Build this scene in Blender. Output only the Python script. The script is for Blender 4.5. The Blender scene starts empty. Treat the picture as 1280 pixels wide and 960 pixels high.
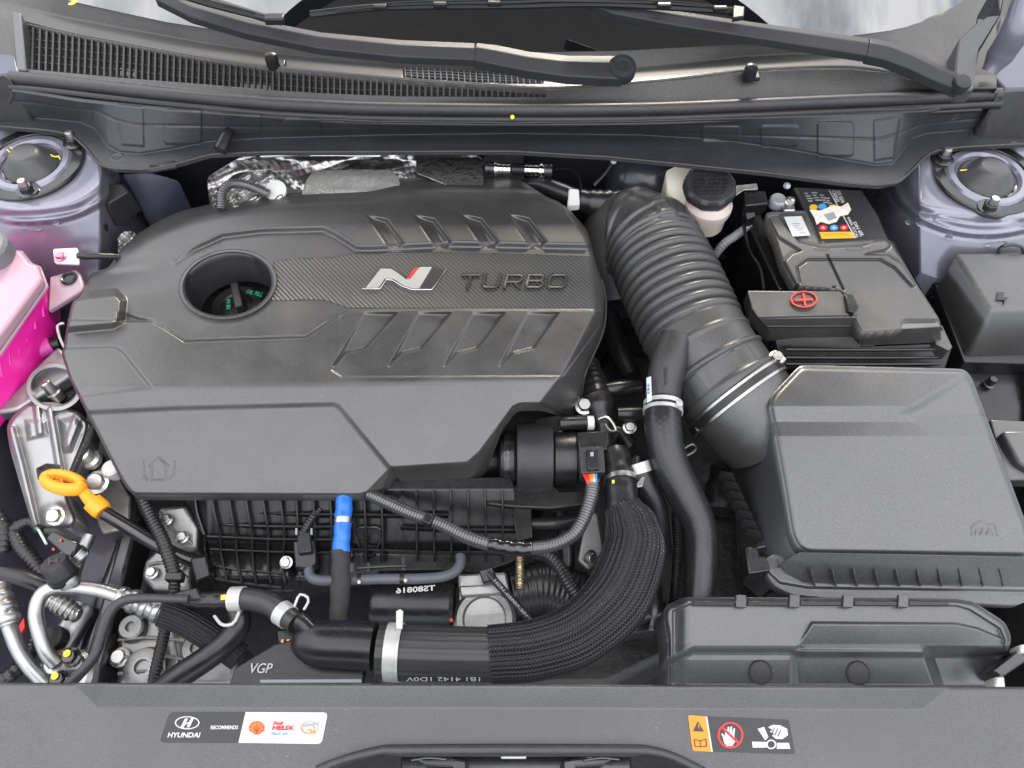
import bpy, bmesh, math, random
import numpy as np
from mathutils import Vector, Matrix
random.seed(7); np.random.seed(7)
SC = bpy.context.scene
COL = SC.collection
# ------------------------------------------------------------------ camera
PITCH = math.radians(59.0)            # looking down into the engine bay
DIST = 0.85
FPX = 961.0                           # focal length in photo pixels (1280 wide)
CAM = Vector((0, -DIST*math.cos(PITCH), DIST*math.sin(PITCH)))
FWD = Vector((0, math.cos(PITCH), -math.sin(PITCH)))
RGT = Vector((1, 0, 0))
UPV = Vector((0, math.sin(PITCH), math.cos(PITCH)))
cd = bpy.data.cameras.new('camera'); cam = bpy.data.objects.new('camera', cd); COL.objects.link(cam)
cam.location = CAM; cam.rotation_euler = (math.pi/2-PITCH, 0, 0)
cd.sensor_fit = 'HORIZONTAL'; cd.sensor_width = 36.0; cd.lens = 36.0*FPX/1280.0
cd.clip_start = 0.02; cd.clip_end = 500
SC.camera = cam
# ------------------------------------------------------------------ light
SUN_EL, SUN_ROT = math.radians(36), math.radians(8)
world = bpy.data.worlds.new('World'); SC.world = world; world.use_nodes = True
wn = world.node_tree.nodes; wl = world.node_tree.links; wn.clear()
wo = wn.new('ShaderNodeOutputWorld'); wb = wn.new('ShaderNodeBackground')
sky = wn.new('ShaderNodeTexSky'); sky.sky_type = 'NISHITA'; sky.sun_disc = False
sky.sun_elevation = SUN_EL; sky.sun_rotation = SUN_ROT; sky.air_density = 1.0; sky.dust_density = 1.5
CLOUD = 16.0
wtc = wn.new('ShaderNodeTexCoord')
wmp = wn.new('ShaderNodeMapping'); wmp.inputs['Scale'].default_value = (1.0, 1.0, 1.6); wmp.inputs['Location'].default_value = (3.1, 1.7, 0.4)
wno = wn.new('ShaderNodeTexNoise'); wno.inputs['Scale'].default_value = 2.6; wno.inputs['Detail'].default_value = 7
wno.inputs['Roughness'].default_value = 0.6
wcr = wn.new('ShaderNodeValToRGB')
wcr.color_ramp.elements[0].position = 0.30; wcr.color_ramp.elements[0].color = (0, 0, 0, 1)
wcr.color_ramp.elements[1].position = 0.56; wcr.color_ramp.elements[1].color = (1, 1, 1, 1)
wmx = wn.new('ShaderNodeMix'); wmx.data_type = 'RGBA'
wcl = wn.new('ShaderNodeVectorMath'); wcl.operation = 'SCALE'; wcl.inputs[0].default_value = (CLOUD*1.0, CLOUD, CLOUD*1.02)
wl.new(wtc.outputs['Generated'], wmp.inputs['Vector']); wl.new(wmp.outputs[0], wno.inputs['Vector'])
wl.new(wno.outputs['Fac'], wcr.inputs[0])
wsp = wn.new('ShaderNodeSeparateXYZ'); wl.new(wtc.outputs['Generated'], wsp.inputs[0])
whz = wn.new('ShaderNodeMapRange'); whz.inputs[1].default_value = -0.02; whz.inputs[2].default_value = 0.03; wl.new(wsp.outputs[2], whz.inputs[0])   # no clouds below the horizon
wmu = wn.new('ShaderNodeMath'); wmu.operation = 'MULTIPLY'; wl.new(wcr.outputs[0], wmu.inputs[0]); wl.new(whz.outputs[0], wmu.inputs[1])
wl.new(wmu.outputs[0], wmx.inputs[0])
wov = wn.new('ShaderNodeMapRange'); wov.inputs[1].default_value = 0.0; wov.inputs[2].default_value = 1.0; wov.inputs[3].default_value = 0.33; wov.inputs[4].default_value = 1.0   # overcast: the zenith three times the horizon
wl.new(wsp.outputs[2], wov.inputs[0]); wl.new(wov.outputs[0], wcl.inputs['Scale']); wl.new(wcl.outputs[0], wmx.inputs[7])
wl.new(sky.outputs[0], wmx.inputs[6]); wl.new(wmx.outputs[2], wb.inputs['Color'])
wb.inputs['Strength'].default_value = 0.15
wl.new(wb.outputs[0], wo.inputs['Surface'])
sd_ = bpy.data.lights.new('sun', 'SUN'); sd_.energy = 2.0; sd_.angle = math.radians(12); sd_.color = (1.0, 0.91, 0.78)
sun = bpy.data.objects.new('sun', sd_); COL.objects.link(sun); sun.location = (0.3, 1.5, 2.5)
_sv = Vector((math.sin(SUN_ROT)*math.cos(SUN_EL), math.cos(SUN_ROT)*math.cos(SUN_EL), math.sin(SUN_EL)))
sun.rotation_euler = _sv.to_track_quat('Z', 'Y').to_euler()
SC.view_settings.view_transform = 'Standard'; SC.view_settings.look = 'None'
SC.view_settings.gamma = 1.0; SC.view_settings.use_curve_mapping = False
SC.view_settings.exposure = 0.85
# ------------------------------------------------------------------ geometry helpers
def ray(px, py):
    return FWD + RGT*((px-640.0)/FPX) - UPV*((py-480.0)/FPX)
def W(px, py, z):
    """the point of height z that the photo shows at px, py"""
    d = ray(px, py); return CAM + d*((z-CAM.z)/d.z)
def Rw(rpx, p):
    return rpx*((Vector(p)-CAM).dot(FWD))/FPX
def Wn(PX, PY, Z):
    a = (PX-640.0)/FPX; b = -(PY-480.0)/FPX
    dx = a; dy = FWD.y + UPV.y*b; dz = FWD.z + UPV.z*b
    t = (Z-CAM.z)/dz
    return np.stack([CAM.x+dx*t, CAM.y+dy*t, Z+0*t], -1)
def origin_of(parent):
    v = Vector((0, 0, 0))
    while parent is not None:
        v += parent.location; parent = parent.parent
    return v
def tag(o, label=None, cat=None, group=None, kind=None):
    if label: o['label'] = label
    if cat: o['category'] = cat
    if group: o['group'] = group
    if kind: o['kind'] = kind
    return o
def thing(name, p, label, cat, group=None, kind=None):
    o = bpy.data.objects.new(name, None); COL.objects.link(o); o.location = p
    o.empty_display_size = 0.02
    return tag(o, label, cat, group, kind)
def mk(name, verts, faces, mat, parent=None, smooth=True, bevel=0, seg=2, sharp=35, uv=None, sub=0):
    V = np.asarray(verts, dtype=np.float64).reshape(-1, 3)
    lo = V.min(0); hi = V.max(0)
    c = np.array([(lo[0]+hi[0])/2, (lo[1]+hi[1])/2, lo[2]])
    me = bpy.data.meshes.new(name)
    me.from_pydata([tuple(v) for v in V-c], [], [tuple(int(i) for i in f) for f in faces])
    if mat is not None: me.materials.append(mat)
    if uv is not None:
        ul = me.uv_layers.new(name='UVMap')
        li = np.zeros(len(me.loops), dtype=np.int32); me.loops.foreach_get('vertex_index', li)
        ul.data.foreach_set('uv', np.asarray(uv, dtype=np.float32)[li].ravel())
    me.update()
    if smooth:
        me.polygons.foreach_set('use_smooth', [True]*len(me.polygons))
        if sharp: me.set_sharp_from_angle(angle=math.radians(sharp))
    o = bpy.data.objects.new(name, me); COL.objects.link(o)
    o.location = Vector(c) - origin_of(parent)
    if parent is not None: o.parent = parent
    if bevel:
        b = o.modifiers.new('bevel', 'BEVEL'); b.width = bevel; b.segments = seg; b.limit_method = 'ANGLE'
        b.angle_limit = math.radians(28); b.harden_normals = False
    if sub:
        s = o.modifiers.new('subdivision', 'SUBSURF'); s.levels = sub; s.render_levels = sub
    return o
def clone(o, parent, delta):
    c = o.copy(); COL.objects.link(c); c.parent = parent
    c.location = o.location + Vector(delta); return c
# --- signed distance in photo pixels, positive inside
def sdf(poly, X, Y):
    P = np.asarray(poly, float); n = len(P)
    D = np.full(X.shape, 1e9); ins = np.zeros(X.shape, bool)
    for i in range(n):
        ax, ay = P[i]; bx, by = P[(i+1) % n]
        ex, ey = bx-ax, by-ay; L = ex*ex+ey*ey+1e-12
        t = np.clip(((X-ax)*ex+(Y-ay)*ey)/L, 0, 1)
        D = np.minimum(D, (X-ax-t*ex)**2+(Y-ay-t*ey)**2)
        c = (ay > Y) != (by > Y)
        xi = (bx-ax)*(Y-ay)/((by-ay) if abs(by-ay) > 1e-9 else 1e-9)+ax
        ins ^= c & (X < xi)
    D = np.sqrt(D); return np.where(ins, D, -D)
def dline(pts, X, Y):
    D = np.full(X.shape, 1e9)
    for (ax, ay), (bx, by) in zip(pts[:-1], pts[1:]):
        ex, ey = bx-ax, by-ay; L = ex*ex+ey*ey+1e-12
        t = np.clip(((X-ax)*ex+(Y-ay)*ey)/L, 0, 1)
        D = np.minimum(D, (X-ax-t*ex)**2+(Y-ay-t*ey)**2)
    return np.sqrt(D)
def side(a, b, X, Y):
    """distance from the line a-b, positive on its right-hand side going a to b in photo axes (y down)"""
    ex, ey = b[0]-a[0], b[1]-a[1]; L = math.hypot(ex, ey)
    return ((X-a[0])*(-ey)+(Y-a[1])*ex)/L
def ss(x, a, b):
    t = np.clip((x-a)/(b-a), 0, 1); return t*t*(3-2*t)
def nearest_on(poly, X, Y):
    P = np.asarray(poly, float); n = len(P)
    best = np.full(X.shape, 1e18); bx_ = X.copy(); by_ = Y.copy()
    for i in range(n):
        ax, ay = P[i]; bx, by = P[(i+1) % n]
        ex, ey = bx-ax, by-ay; L = ex*ex+ey*ey+1e-12
        t = np.clip(((X-ax)*ex+(Y-ay)*ey)/L, 0, 1)
        qx, qy = ax+t*ex, ay+t*ey
        d = (X-qx)**2+(Y-qy)**2; m = d < best
        best = np.where(m, d, best); bx_ = np.where(m, qx, bx_); by_ = np.where(m, qy, by_)
    return bx_, by_
def smooth_poly(poly, it=2, keep=None):
    """round the corners of a closed outline (Chaikin)"""
    P = [tuple(p) for p in poly]
    for _ in range(it):
        Q = []
        for i in range(len(P)):
            a, b = P[i], P[(i+1) % len(P)]
            L = math.hypot(b[0]-a[0], b[1]-a[1]); f = min(0.25, 4.0/max(L, 1e-6))
            Q.append((a[0]+(b[0]-a[0])*f, a[1]+(b[1]-a[1])*f)); Q.append((b[0]-(b[0]-a[0])*f, b[1]-(b[1]-a[1])*f))
        P = Q
    return P
def relief(name, outline, zf, mat, parent=None, step=1.0, holes=(), skirt=0.01, sharp=0, lean=0.0):
    """a moulded sheet: outline (and holes) traced on the photo, height zf(X, Y) at every point, edges turned down by skirt"""
    O = np.asarray(outline, float)
    x0, y0 = O.min(0)-step; x1, y1 = O.max(0)+step
    nx = int((x1-x0)/step)+2; ny = int((y1-y0)/step)+2
    X, Y = np.meshgrid(x0+np.arange(nx)*step, y0+np.arange(ny)*step)
    s = sdf(outline, X, Y)
    for h in holes: s = np.minimum(s, -sdf(h, X, Y))
    ins = s > 0
    # keep cells with at least one inner vertex; outer vertices slide onto the outline
    cell = ins[:-1, :-1] | ins[1:, :-1] | ins[:-1, 1:] | ins[1:, 1:]
    use = np.zeros_like(ins)
    use[:-1, :-1] |= cell; use[1:, :-1] |= cell; use[:-1, 1:] |= cell; use[1:, 1:] |= cell
    move = use & ~ins
    mx, my = X[move], Y[move]
    polys = [outline]+list(holes)
    bd = np.full(mx.shape, 1e18); qx, qy = mx.copy(), my.copy()
    for p in polys:
        tx, ty = nearest_on(p, mx, my); d = (tx-mx)**2+(ty-my)**2; m = d < bd
        bd = np.where(m, d, bd); qx = np.where(m, tx, qx); qy = np.where(m, ty, qy)
    X = X.copy(); Y = Y.copy(); X[move] = qx; Y[move] = qy
    Z = zf(X, Y)
    P = Wn(X, Y, Z)
    idx = -np.ones(X.shape, int); idx[use] = np.arange(use.sum())
    V = P[use]
    j, i = np.nonzero(cell)
    F = np.stack([idx[j+1, i], idx[j+1, i+1], idx[j, i+1], idx[j, i]], -1)
    V = list(map(tuple, V)); F = [tuple(f) for f in F]
    if skirt:
        from collections import Counter
        E = {}
        A = np.asarray(F)
        ed = np.concatenate([A[:, [0, 1]], A[:, [1, 2]], A[:, [2, 3]], A[:, [3, 0]]])
        key = np.sort(ed, 1); k2 = key[:, 0].astype(np.int64)*10**8+key[:, 1]
        u, first, cnt = np.unique(k2, return_index=True, return_counts=True)
        be = ed[first[cnt == 1]]
        low = {}
        for a, b in be:
            for q in (a, b):
                if q not in low:
                    low[q] = len(V); v = V[q]; V.append((v[0], v[1], v[2]-skirt))
            F.append((b, a, low[a], low[b]))
    return mk(name, V, F, mat, parent, sharp=sharp)
def prism(name, poly, z, h, mat, parent=None, bevel=0.002, seg=2, grow=0.0, sharp=35):
    """a traced outline at height z (one value or one per corner), carried straight down by h, flared by grow"""
    n = len(poly); zs = z if isinstance(z, (list, tuple)) else [z]*n
    T = [W(p[0], p[1], zz) for p, zz in zip(poly, zs)]
    c = sum(T, Vector())/n
    B = []
    for t in T:
        d = Vector((t.x-c.x, t.y-c.y, 0)); d = d.normalized()*grow if d.length > 0 else d
        B.append(Vector((t.x, t.y, t.z-h))+d)
    area = sum(T[i].x*T[(i+1) % n].y-T[(i+1) % n].x*T[i].y for i in range(n))
    top = list(range(n)); bot = list(range(n, 2*n))
    F = []
    if area < 0:
        F.append(tuple(reversed(top))); F.append(tuple(bot))
        F += [(i, (i+1) % n, n+(i+1) % n, n+i) for i in range(n)]
    else:
        F.append(tuple(top)); F.append(tuple(reversed(bot)))
        F += [((i+1) % n, i, n+i, n+(i+1) % n) for i in range(n)]
    return mk(name, T+B, F, mat, parent, bevel=bevel, seg=seg, sharp=sharp)
def decal(name, poly, z, mat, parent=None, th=0.0003):
    return prism(name, poly, z, th, mat, parent, bevel=0)
class Path:
    """a smooth run through points (px, py, z, radius in photo pixels)"""
    def __init__(self, pts, step=0.003):
        P = [W(p[0], p[1], p[2]) for p in pts]
        R = [Rw(p[3], q) for p, q in zip(pts, P)]
        self.setup(P, R, step)
    def setup(self, P, R, step):
        P = [Vector(p) for p in P]
        if len(P) == 2: P = [P[0], (P[0]+P[1])/2, P[1]]; R = [R[0], (R[0]+R[1])/2, R[1]]
        E = [P[0]*2-P[1]]+P+[P[-1]*2-P[-2]]; ER = [R[0]]+list(R)+[R[-1]]
        Q = []; QR = []
        for i in range(1, len(E)-2):
            p0, p1, p2, p3 = E[i-1:i+3]; m = 24
            for k in range(m):
                t = k/m
                Q.append(0.5*((2*p1)+(p2-p0)*t+(2*p0-5*p1+4*p2-p3)*t*t+(3*p1-p0-3*p2+p3)*t**3))
                u = t*t*(3-2*t); QR.append(ER[i]*(1-u)+ER[i+1]*u)
        Q.append(P[-1]); QR.append(R[-1])
        Q = np.array([tuple(q) for q in Q]); QR = np.array(QR)
        ds = np.r_[0, np.cumsum(np.linalg.norm(np.diff(Q, axis=0), axis=1))]
        self.L = ds[-1]; self.q = Q; self.qs = ds; self.qr = QR
        T = np.gradient(Q, axis=0); T /= np.linalg.norm(T, axis=1)[:, None]+1e-12
        N = np.zeros_like(T); a = np.array([0, 0, 1.0])
        if abs(T[0] @ a) > 0.95: a = np.array([0, 1.0, 0])
        v = a-T[0]*(T[0] @ a); N[0] = v/np.linalg.norm(v)
        for i in range(1, len(Q)):
            v = N[i-1]-T[i]*(N[i-1] @ T[i]); N[i] = v/np.linalg.norm(v)
        self.qt = T; self.qn = N
    def at(self, s):
        f = lambda A: np.stack([np.interp(s, self.qs, A[:, k]) for k in range(3)], -1)
        p = f(self.q); t = f(self.qt); n = f(self.qn)
        t = t/np.linalg.norm(t, axis=-1)[..., None]; n = n-t*(n*t).sum(-1)[..., None]; n = n/np.linalg.norm(n, axis=-1)[..., None]
        return p, t, n, np.cross(t, n), np.interp(s, self.qs, self.qr)
def tube(name, path, mat, parent=None, s0=0.0, s1=1.0, add=0.0, mod=None, seg=20, step=0.004, cap=True, sharp=40, flat=1.0):
    """skin a Path between two fractions of its length; mod(s, theta) scales the radius"""
    if not isinstance(path, Path): path = Path(path)
    a, b = s0*path.L, s1*path.L
    n = max(3, int(abs(b-a)/step)+1)
    S = np.linspace(a, b, n)
    p, t, nn, bb, r = path.at(S)
    th = np.linspace(0, 2*math.pi, seg, endpoint=False)
    r = r+add
    R = r[:, None]*np.ones((1, seg))
    if mod is not None: R = R*mod(S[:, None], th[None, :])
    V = p[:, None, :]+R[..., None]*(np.cos(th)[None, :, None]*nn[:, None, :]*flat+np.sin(th)[None, :, None]*bb[:, None, :])
    V = V.reshape(-1, 3)
    F = []
    for i in range(n-1):
        for k in range(seg):
            k2 = (k+1) % seg
            F.append((i*seg+k, i*seg+k2, (i+1)*seg+k2, (i+1)*seg+k))
    uv = np.stack([np.repeat(S, seg), np.tile(th*np.mean(r), n)], -1)
    if cap:
        F.append(tuple(reversed(range(seg)))); F.append(tuple(range((n-1)*seg, n*seg)))
    return mk(name, V, F, mat, parent, sharp=sharp, uv=uv)
def band(name, path, s_mid, width, mat, parent=None, add=0.0012, th=0.0012, seg=28):
    """a strap of some width (metres) round a Path"""
    if not isinstance(path, Path): path = Path(path)
    h = width/2; S = np.array([-h, -h, h, h])+s_mid*path.L
    p, t, nn, bb, r = path.at(S)
    r = r+np.array([add-th, add, add, add-th])
    a = np.linspace(0, 2*math.pi, seg, endpoint=False)
    V = p[:, None, :]+r[:, None, None]*(np.cos(a)[None, :, None]*nn[:, None, :]+np.sin(a)[None, :, None]*bb[:, None, :])
    V = V.reshape(-1, 3); F = []
    for i in range(4):
        for k in range(seg):
            k2 = (k+1) % seg; i2 = (i+1) % 4
            F.append((i*seg+k, i*seg+k2, i2*seg+k2, i2*seg+k))
    return mk(name, V, F, mat, parent, sharp=40)
def frame_of(axis):
    z = Vector(axis).normalized(); x = z.orthogonal().normalized()
    if abs(z.z) > 0.9: x = (Vector((1, 0, 0))-z*z.x).normalized()
    y = z.cross(x); return x, y, z
def lathe(name, base, prof, mat, parent=None, axis=(0, 0, 1), seg=32, sharp=35, mod=None, squash=1.0):
    """prof = [(radius, height)...] in metres, turned about axis at base"""
    x, y, z = frame_of(axis); base = Vector(base)
    V = []; F = []; m = len(prof)
    for (r, h) in prof:
        for k in range(seg):
            a = 2*math.pi*k/seg; rr = r*(mod(a, h) if mod else 1)
            V.append(base+x*(rr*math.cos(a))+y*(rr*squash*math.sin(a))+z*h)
    for i in range(m-1):
        for k in range(seg):
            k2 = (k+1) % seg; F.append((i*seg+k, i*seg+k2, (i+1)*seg+k2, (i+1)*seg+k))
    F.append(tuple(reversed(range(seg)))); F.append(tuple(range((m-1)*seg, m*seg)))
    return mk(name, V, F, mat, parent, sharp=sharp)
def bolt(name, p, r, mat, parent=None, axis=(0, 0, 1), head=0.9, flange=1.35, stud=0.0):
    """hex head with a washer flange, r = hex radius in metres; a stud may stand on it"""
    x, y, z = frame_of(axis); p = Vector(p); V = []; F = []
    def ring(rr, h, n=12, hexa=False):
        i0 = len(V)
        for k in range(n):
            a = 2*math.pi*k/n
            q = rr
            if hexa: q = rr*math.cos(math.pi/6)/math.cos((a % (math.pi/3))-math.pi/6)
            V.append(p+x*(q*math.cos(a))+y*(q*math.sin(a))+z*h)
        return i0
    L = [ring(r*flange, 0), ring(r*flange, r*0.16), ring(r*1.02, r*0.28, 12, True), ring(r, r*head*0.86, 12, True), ring(r*0.82, r*head)]
    if stud:
        L += [ring(r*0.56, r*head), ring(r*0.56, r*head+stud*0.9), ring(r*0.42, r*head+stud)]
    for a, b in zip(L[:-1], L[1:]):
        F += [(a+k, a+(k+1) % 12, b+(k+1) % 12, b+k) for k in range(12)]
    F.append(tuple(range(L[-1], L[-1]+12)))
    return mk(name, V, F, mat, parent, sharp=30)
def letters(text, quad, z, mat, parent, depth=0.0008, name='letter', bold=0.0, shear=0.0, split=True, zf=None, space=1.0, font_scale=1.0):
    """raised lettering: text fitted into a photo quad (tl, tr, br, bl) at height z, one mesh per character when split"""
    cu = bpy.data.curves.new('t', 'FONT'); cu.body = text; cu.offset = bold; cu.space_character = space; cu.shear = shear
    cu.resolution_u = 3
    to = bpy.data.objects.new('t', cu); COL.objects.link(to)
    dg = bpy.context.evaluated_depsgraph_get()
    me = bpy.data.meshes.new_from_object(to.evaluated_get(dg))
    bpy.data.objects.remove(to); bpy.data.curves.remove(cu)
    V = np.array([v.co[:] for v in me.vertices]); F = [tuple(p.vertices) for p in me.polygons]
    bpy.data.meshes.remove(me)
    lo, hi = V[:, :2].min(0), V[:, :2].max(0)
    U = (V[:, :2]-lo)/(hi-lo)
    tl, tr, br, bl = [np.array(q, float) for q in quad]
    u, v = U[:, 0:1], U[:, 1:2]
    P = (bl*(1-u)+br*u)*(1-v)+(tl*(1-u)+tr*u)*v
    # islands
    par = list(range(len(V)))
    def find(a):
        while par[a] != a: par[a] = par[par[a]]; a = par[a]
        return a
    for f in F:
        for q in f[1:]: par[find(q)] = find(f[0])
    groups = {}
    for f in F: groups.setdefault(find(f[0]) if split else 0, []).append(f)
    out = []
    for g, fs in sorted(groups.items(), key=lambda kv: min(P[i][0] for f in kv[1] for i in f)):
        ids = sorted({i for f in fs for i in f}); mp = {i: k for k, i in enumerate(ids)}; n = len(ids)
        zz = [z if zf is None else zf(P[i][0], P[i][1]) for i in ids]
        T = [W(P[i][0], P[i][1], q) for i, q in zip(ids, zz)]
        B = [Vector((t.x, t.y, t.z-depth)) for t in T]
        FF = [tuple(mp[i] for i in f) for f in fs]
        a = FF[0]; nrm = (T[a[1]]-T[a[0]]).cross(T[a[2]]-T[a[0]])
        cnt = {}
        for f in FF:
            for q in range(len(f)):
                e = (f[q], f[(q+1) % len(f)]); cnt[e] = 1
        S = [(b, a2, a2+n, b+n) for (a2, b) in cnt if (b, a2) not in cnt]
        FF = FF+S
        if nrm.z < 0: FF = [tuple(reversed(f)) for f in FF]
        out.append(mk(name, T+B, FF, mat, parent, smooth=False))
    return out
# ------------------------------------------------------------------ materials
MATS = {}
def _bsdf(name):
    m = bpy.data.materials.new(name); m.use_nodes = True
    nt = m.node_tree; b = nt.nodes['Principled BSDF']; MATS[name] = m
    return m, nt, b
def plain(name, col, rough=0.5, metal=0.0, spec=0.5, coat=0.0, var=0.0, vscale=30, bump=0.0, bscale=900, dust=0.0, rvar=0.0, bdist=0.0004, trans=0.0, sss=0.0):
    """procedural surface: colour drift, moulded grain, roughness wear and stray dust"""
    m, nt, b = _bsdf(name); N = nt.nodes; L = nt.links
    c = (*col, 1) if len(col) == 3 else col
    b.inputs['Base Color'].default_value = c; b.inputs['Roughness'].default_value = rough; b.inputs['Metallic'].default_value = metal
    b.inputs['Specular IOR Level'].default_value = spec; b.inputs['Coat Weight'].default_value = coat
    if coat: b.inputs['Coat Roughness'].default_value = 0.08
    if trans: b.inputs['Transmission Weight'].default_value = trans
    if sss:
        b.inputs['Subsurface Weight'].default_value = sss; b.inputs['Subsurface Radius'].default_value = (0.02, 0.01, 0.012); b.inputs['Subsurface Scale'].default_value = 0.5
    tc = N.new('ShaderNodeTexCoord')
    if var or rvar:
        n1 = N.new('ShaderNodeTexNoise'); n1.inputs['Scale'].default_value = vscale; n1.inputs['Detail'].default_value = 6; n1.inputs['Roughness'].default_value = 0.65
        L.new(tc.outputs['Object'], n1.inputs['Vector'])
    col_out = None
    if var:
        mr = N.new('ShaderNodeMapRange'); mr.inputs[1].default_value = 0.3; mr.inputs[2].default_value = 0.7
        mr.inputs[3].default_value = 1-var; mr.inputs[4].default_value = 1+var
        L.new(n1.outputs['Fac'], mr.inputs[0])
        mx = N.new('ShaderNodeMix'); mx.data_type = 'RGBA'; mx.blend_type = 'MULTIPLY'; mx.inputs[0].default_value = 1.0
        mx.inputs[6].default_value = c; L.new(mr.outputs[0], mx.inputs[7]); col_out = mx.outputs[2]
        if dust:
            fn = N.new('ShaderNodeTexNoise'); fn.inputs['Scale'].default_value = 750; fn.inputs['Detail'].default_value = 2; L.new(tc.outputs['Object'], fn.inputs['Vector'])
            fm = N.new('ShaderNodeMapRange'); fm.inputs[1].default_value = 0.3; fm.inputs[2].default_value = 0.7; fm.inputs[3].default_value = 0.62; fm.inputs[4].default_value = 1.42; L.new(fn.outputs['Fac'], fm.inputs[0])
            mf = N.new('ShaderNodeMix'); mf.data_type = 'RGBA'; mf.blend_type = 'MULTIPLY'; mf.inputs[0].default_value = 1.0
            L.new(col_out, mf.inputs[6]); L.new(fm.outputs[0], mf.inputs[7]); col_out = mf.outputs[2]
    if dust:
        vo = N.new('ShaderNodeTexNoise'); vo.inputs['Scale'].default_value = 330; vo.inputs['Detail'].default_value = 2
        L.new(tc.outputs['Object'], vo.inputs['Vector'])
        r2 = N.new('ShaderNodeMapRange'); r2.inputs[1].default_value = 0.71; r2.inputs[2].default_value = 0.78; r2.inputs[3].default_value = 0; r2.inputs[4].default_value = dust
        L.new(vo.outputs['Fac'], r2.inputs[0])
        pa = N.new('ShaderNodeTexNoise'); pa.inputs['Scale'].default_value = 13; pa.inputs['Detail'].default_value = 4; L.new(tc.outputs['Object'], pa.inputs['Vector'])
        pm = N.new('ShaderNodeMapRange'); pm.inputs[1].default_value = 0.46; pm.inputs[2].default_value = 0.68; L.new(pa.outputs['Fac'], pm.inputs[0])
        pf = N.new('ShaderNodeMath'); pf.operation = 'MULTIPLY'; L.new(r2.outputs[0], pf.inputs[0]); L.new(pm.outputs[0], pf.inputs[1])
        hz_ = N.new('ShaderNodeMath'); hz_.operation = 'MULTIPLY_ADD'; hz_.inputs[1].default_value = 0.05*dust; L.new(pm.outputs[0], hz_.inputs[0]); L.new(pf.outputs[0], hz_.inputs[2])
        mx2 = N.new('ShaderNodeMix'); mx2.data_type = 'RGBA'; L.new(hz_.outputs[0], mx2.inputs[0])
        if col_out is not None: L.new(col_out, mx2.inputs[6])
        else: mx2.inputs[6].default_value = c
        mx2.inputs[7].default_value = (0.42, 0.39, 0.35, 1); col_out = mx2.outputs[2]
    if col_out is not None: L.new(col_out, b.inputs['Base Color'])
    if rvar:
        mr2 = N.new('ShaderNodeMapRange'); mr2.inputs[1].default_value = 0.3; mr2.inputs[2].default_value = 0.7
        mr2.inputs[3].default_value = max(0.02, rough-rvar); mr2.inputs[4].default_value = min(1, rough+rvar)
        L.new(n1.outputs['Fac'], mr2.inputs[0]); L.new(mr2.outputs[0], b.inputs['Roughness'])
    if bump:
        n2 = N.new('ShaderNodeTexNoise'); n2.inputs['Scale'].default_value = bscale; n2.inputs['Detail'].default_value = 3
        L.new(tc.outputs['Object'], n2.inputs['Vector'])
        bp = N.new('ShaderNodeBump'); bp.inputs['Strength'].default_value = bump; bp.inputs['Distance'].default_value = bdist
        L.new(n2.outputs['Fac'], bp.inputs['Height']); L.new(bp.outputs[0], b.inputs['Normal'])
    return m
def uvwave(m, kx, ky, strength, dist=0.0006, colmix=None):
    """moulded or woven ribs that run with the UV of a tube; kx, ky waves per metre"""
    nt = m.node_tree; N = nt.nodes; L = nt.links; b = N['Principled BSDF']
    tc = N.new('ShaderNodeTexCoord'); sp = N.new('ShaderNodeSeparateXYZ'); L.new(tc.outputs['UV'], sp.inputs[0])
    def wave(kxx, kyy):
        a = N.new('ShaderNodeMath'); a.operation = 'MULTIPLY'; a.inputs[1].default_value = kxx*2*math.pi; L.new(sp.outputs[0], a.inputs[0])
        c = N.new('ShaderNodeMath'); c.operation = 'MULTIPLY_ADD'; c.inputs[1].default_value = kyy*2*math.pi; L.new(sp.outputs[1], c.inputs[0]); L.new(a.outputs[0], c.inputs[2])
        s = N.new('ShaderNodeMath'); s.operation = 'SINE'; L.new(c.outputs[0], s.inputs[0]); return s
    w1 = wave(kx, ky)
    return w1, wave, N, L, b
GRAIN = plain('grained_black_plastic', (0.038, 0.0375, 0.037), 0.38, spec=1.0, var=0.10, vscale=14, bump=0.30, bscale=1500, dust=0.35, rvar=0.10, bdist=0.0003)
GRAIN2 = plain('grained_grey_plastic', (0.046, 0.047, 0.049), 0.34, spec=1.0, var=0.10, vscale=10, bump=0.30, bscale=1300, dust=0.35, rvar=0.05, bdist=0.0003)
BLACKP = plain('smooth_black_plastic', (0.011, 0.011, 0.012), 0.30, var=0.15, vscale=40, bump=0.08, bscale=500, rvar=0.10, dust=0.12)
GLOSSB = plain('glossy_black_paint', (0.012, 0.012, 0.013), 0.16, coat=0.4, var=0.1, rvar=0.06, dust=0.15)
MATTE = plain('matte_black_plastic', (0.022, 0.022, 0.023), 0.46, var=0.2, vscale=30, bump=0.2, bscale=900, dust=0.2)
RUBBER = plain('black_rubber', (0.013, 0.013, 0.014), 0.34, spec=0.5, var=0.2, vscale=50, bump=0.12, bscale=260, rvar=0.10, dust=0.1, bdist=0.0006)
MATTERUB = plain('dull_grey_rubber', (0.030, 0.030, 0.031), 0.42, spec=0.5, var=0.15, vscale=40, bump=0.15, bscale=700, rvar=0.08, dust=0.2)
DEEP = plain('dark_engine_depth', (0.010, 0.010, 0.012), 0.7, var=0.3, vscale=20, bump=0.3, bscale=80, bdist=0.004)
ALU = plain('cast_aluminium', (0.30, 0.295, 0.285), 0.48, metal=1.0, var=0.28, vscale=45, bump=0.5, bscale=420, rvar=0.08, bdist=0.0005)
PIPE = plain('drawn_aluminium', (0.40, 0.40, 0.395), 0.40, metal=1.0, var=0.12, vscale=90, bump=0.08, bscale=300, rvar=0.10)
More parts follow.
